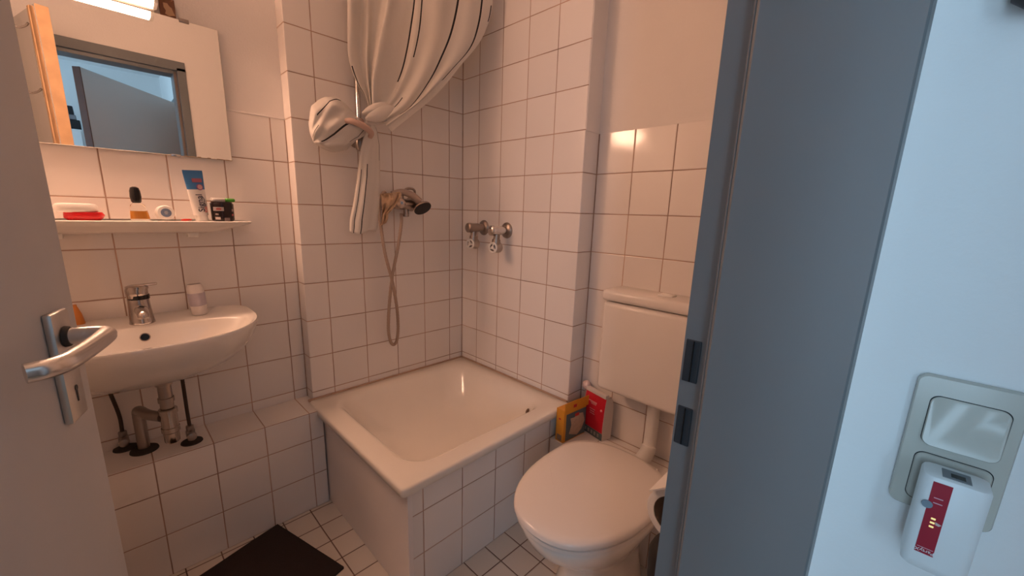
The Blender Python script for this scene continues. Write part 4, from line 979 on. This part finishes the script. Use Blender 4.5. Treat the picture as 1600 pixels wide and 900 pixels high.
# ------------------------------------------------------------------ light switch with socket in the hall
sx = XS
sw = thing('light_switch_plate', 'pale grey switch and socket plate on the hall wall', 'light switch', (sx, -1.70, .885))
M_sw = mat('switch_cream', (.56, .545, .49), .16, vary=.01)
def plate(y0, y1, z0, z1, x0, x1, r, m, nm, par):
    b = B_(); o1 = rrect(y0, y1, z0, z1, r, 8); o2 = rrect(y0 + .0012, y1 - .0012, z0 + .0012, z1 - .0012, max(r - .001, .001), 8)
    loft(b, [[Vector((x0, *p)) for p in o1], [Vector((x1 + .0015, *p)) for p in o1], [Vector((x1, *p)) for p in o2]])
    return obj(nm, b, m, par)
PY0, PY1, PZ0, PZ1 = -1.7395, -1.6615, .884, 1.0375
plate(PY0, PY1, PZ0, PZ1, sx - .0005, sx - .010, .0085, M_sw, 'cover_frame', sw)
M_gap = mat('gap_dark', (.02, .022, .025), .6)
plate(-1.7320, -1.6728, .9607, 1.0188, sx - .009, sx - .0102, .0088, M_gap, 'rocker_gap', sw)
b = B_(); o1 = rrect(-1.7302, -1.6745, .9625, 1.0170, .008, 8); o2 = rrect(-1.7294, -1.6753, .9633, 1.0162, .0075, 8)
loft(b, [[Vector((sx - .009, *p)) for p in o1], [Vector((sx - .0155 + .0048 * (p[1] - .9622) / .055, *p)) for p in o1], [Vector((sx - .0168 + .0054 * (p[1] - .9622) / .055, *p)) for p in o2]])
obj('rocker', b, M_sw, sw)
plate(-1.7318, -1.6720, .8937, .9533, sx - .009, sx - .0102, .0088, M_gap, 'socket_gap', sw)
plate(-1.7302, -1.6737, .8953, .9514, sx - .009, sx - .0120, .008, M_sw, 'socket_insert', sw)
# plug-in device hanging in the socket
dv_ = thing('plug_in_device', 'white plug-in device with red label strip in the lower socket', 'plug device', (sx - .03, -1.70, .84))
M_dev = mat('device_white', (.80, .82, .83), .28, vary=.01)
b = B_(); lathe(b, (sx - .0126, -1.7018, .923), (-1, 0, 0), [(0, .0215), (.010, .0215)], 32); obj('plug', b, mat('device_plug_grey', (.45, .48, .50), .4), dv_)
dx0, dx1 = sx - .020, sx - .056
DY0, DY1, DZ0, DZ1 = -1.7270, -1.6790, .842, .948
b = B_()
def dring(z, g_): return [Vector((x, y, z)) for x, y in rrect(dx1 + g_, dx0 - g_, DY0 + g_, DY1 - g_, .008, 6)]
loft(b, [dring(DZ0, .003), dring(DZ0 + .003, .0005), dring(DZ0 + .01, 0), dring(DZ1 - .004, 0), dring(DZ1 - .001, .001), dring(DZ1, .003)]); obj('housing', b, M_dev, dv_)
b = B_(); box(b, dx1 + .006, dx0 - .010, -1.713, -1.693, DZ1 - .0005, DZ1 + .0007, .0004); obj('top_slot', b, mat('slot_grey', (.20, .22, .24), .5), dv_, False)
b = B_(); box(b, dx1 + .010, dx0 - .018, -1.709, -1.699, DZ1 + .0003, DZ1 + .0012, .0002); obj('dark_slit', b, M_dark, dv_, False)
M_lred = mat('label_crimson', (.36, .008, .03), .35, vary=.03)
ly0, ly1 = -1.7010, -1.6875
b = B_(); box(b, dx1 - .0006, dx1 + .0005, ly0, ly1, .862, .943, 0); lbl = obj('red_label', b, M_lred, dv_, False, 'crimson label strip')
b = B_(); lathe(b, (dx1 - .0004, -1.6873, .917), (-1, 0, 0), [(0, .0042), (.0010, .0040)], 24); obj('button', b, mat('button_blue_grey', (.20, .26, .32), .35), dv_, True, 'round grey button')
Mp = basis((dx1 - .0009, (ly0 + ly1) / 2, .8655), (0, 1, 0), (0, 0, -1))
text('lettering', 'PartyX', .0050, Mp, mat('letter_white', (.85, .82, .85), .5), lbl, .0002)
b = B_(); box(b, dx1 - .0009, dx1 - .0005, ly0 + .001, ly1 - .001, .8685, .8690); obj('divider_line', b, mat('line_pink_pale', (.75, .50, .58), .5), lbl, False)
b = B_()
box(b, dx1 - .0009, dx1 - .0005, ly0 + .004, ly1 - .003, .926, .9268); box(b, dx1 - .0009, dx1 - .0005, ly0 + .0036, ly1 - .0034, .9205, .9213)
obj('print_lines', b, mat('line_pink', (.75, .50, .58), .5), lbl, False)
for k in range(3):
    b = B_(); box(b, dx1 - .0010, dx1 - .0005, -1.6958, -1.6925, .8935 + .0045 * k, .8955 + .0045 * k, .0003); obj('indicator', b, mat('indicator_yellow', (.8, .65, .25), .4, emis=(1, .8, .35), estr=.6), lbl, False, 'lit yellow indicator')
b = B_(); prism(b, [(-1.6960, .9010), (-1.7005, .8995), (-1.6990, .8975), (-1.6965, .8980)], 'x', dx1 - .0010, dx1 - .0005); obj('pointer_mark', b, mat('pointer_pale', (.62, .50, .48), .5), lbl, False)
# dark key pouch hanging on the hall wall, at the very corner of the view
kb = thing('key_pouch', 'dark brown pouch hanging on the hall wall, cut by the upper right corner', 'pouch', (sx - .02, -1.68, 1.40))
q = P(1597, 2, 'x', sx - .02)
b = B_(); lathe(b, (sx - .020, q.y - .010, q.z + .040), (0, 0, -1), [(0, .004), (.006, .016), (.022, .019), (.038, .017), (.046, .008)], 24); obj('pouch', b, mat('dark_leather', (.03, .016, .016), .55, vary=.2), kb)
b = B_(); tube(b, [(sx - .0005, q.y - .010, q.z + .066), (sx - .018, q.y - .010, q.z + .060), (sx - .022, q.y - .010, q.z + .046), (sx - .020, q.y - .010, q.z + .038)], .002, 8); obj('hook', b, M_chrome, kb)
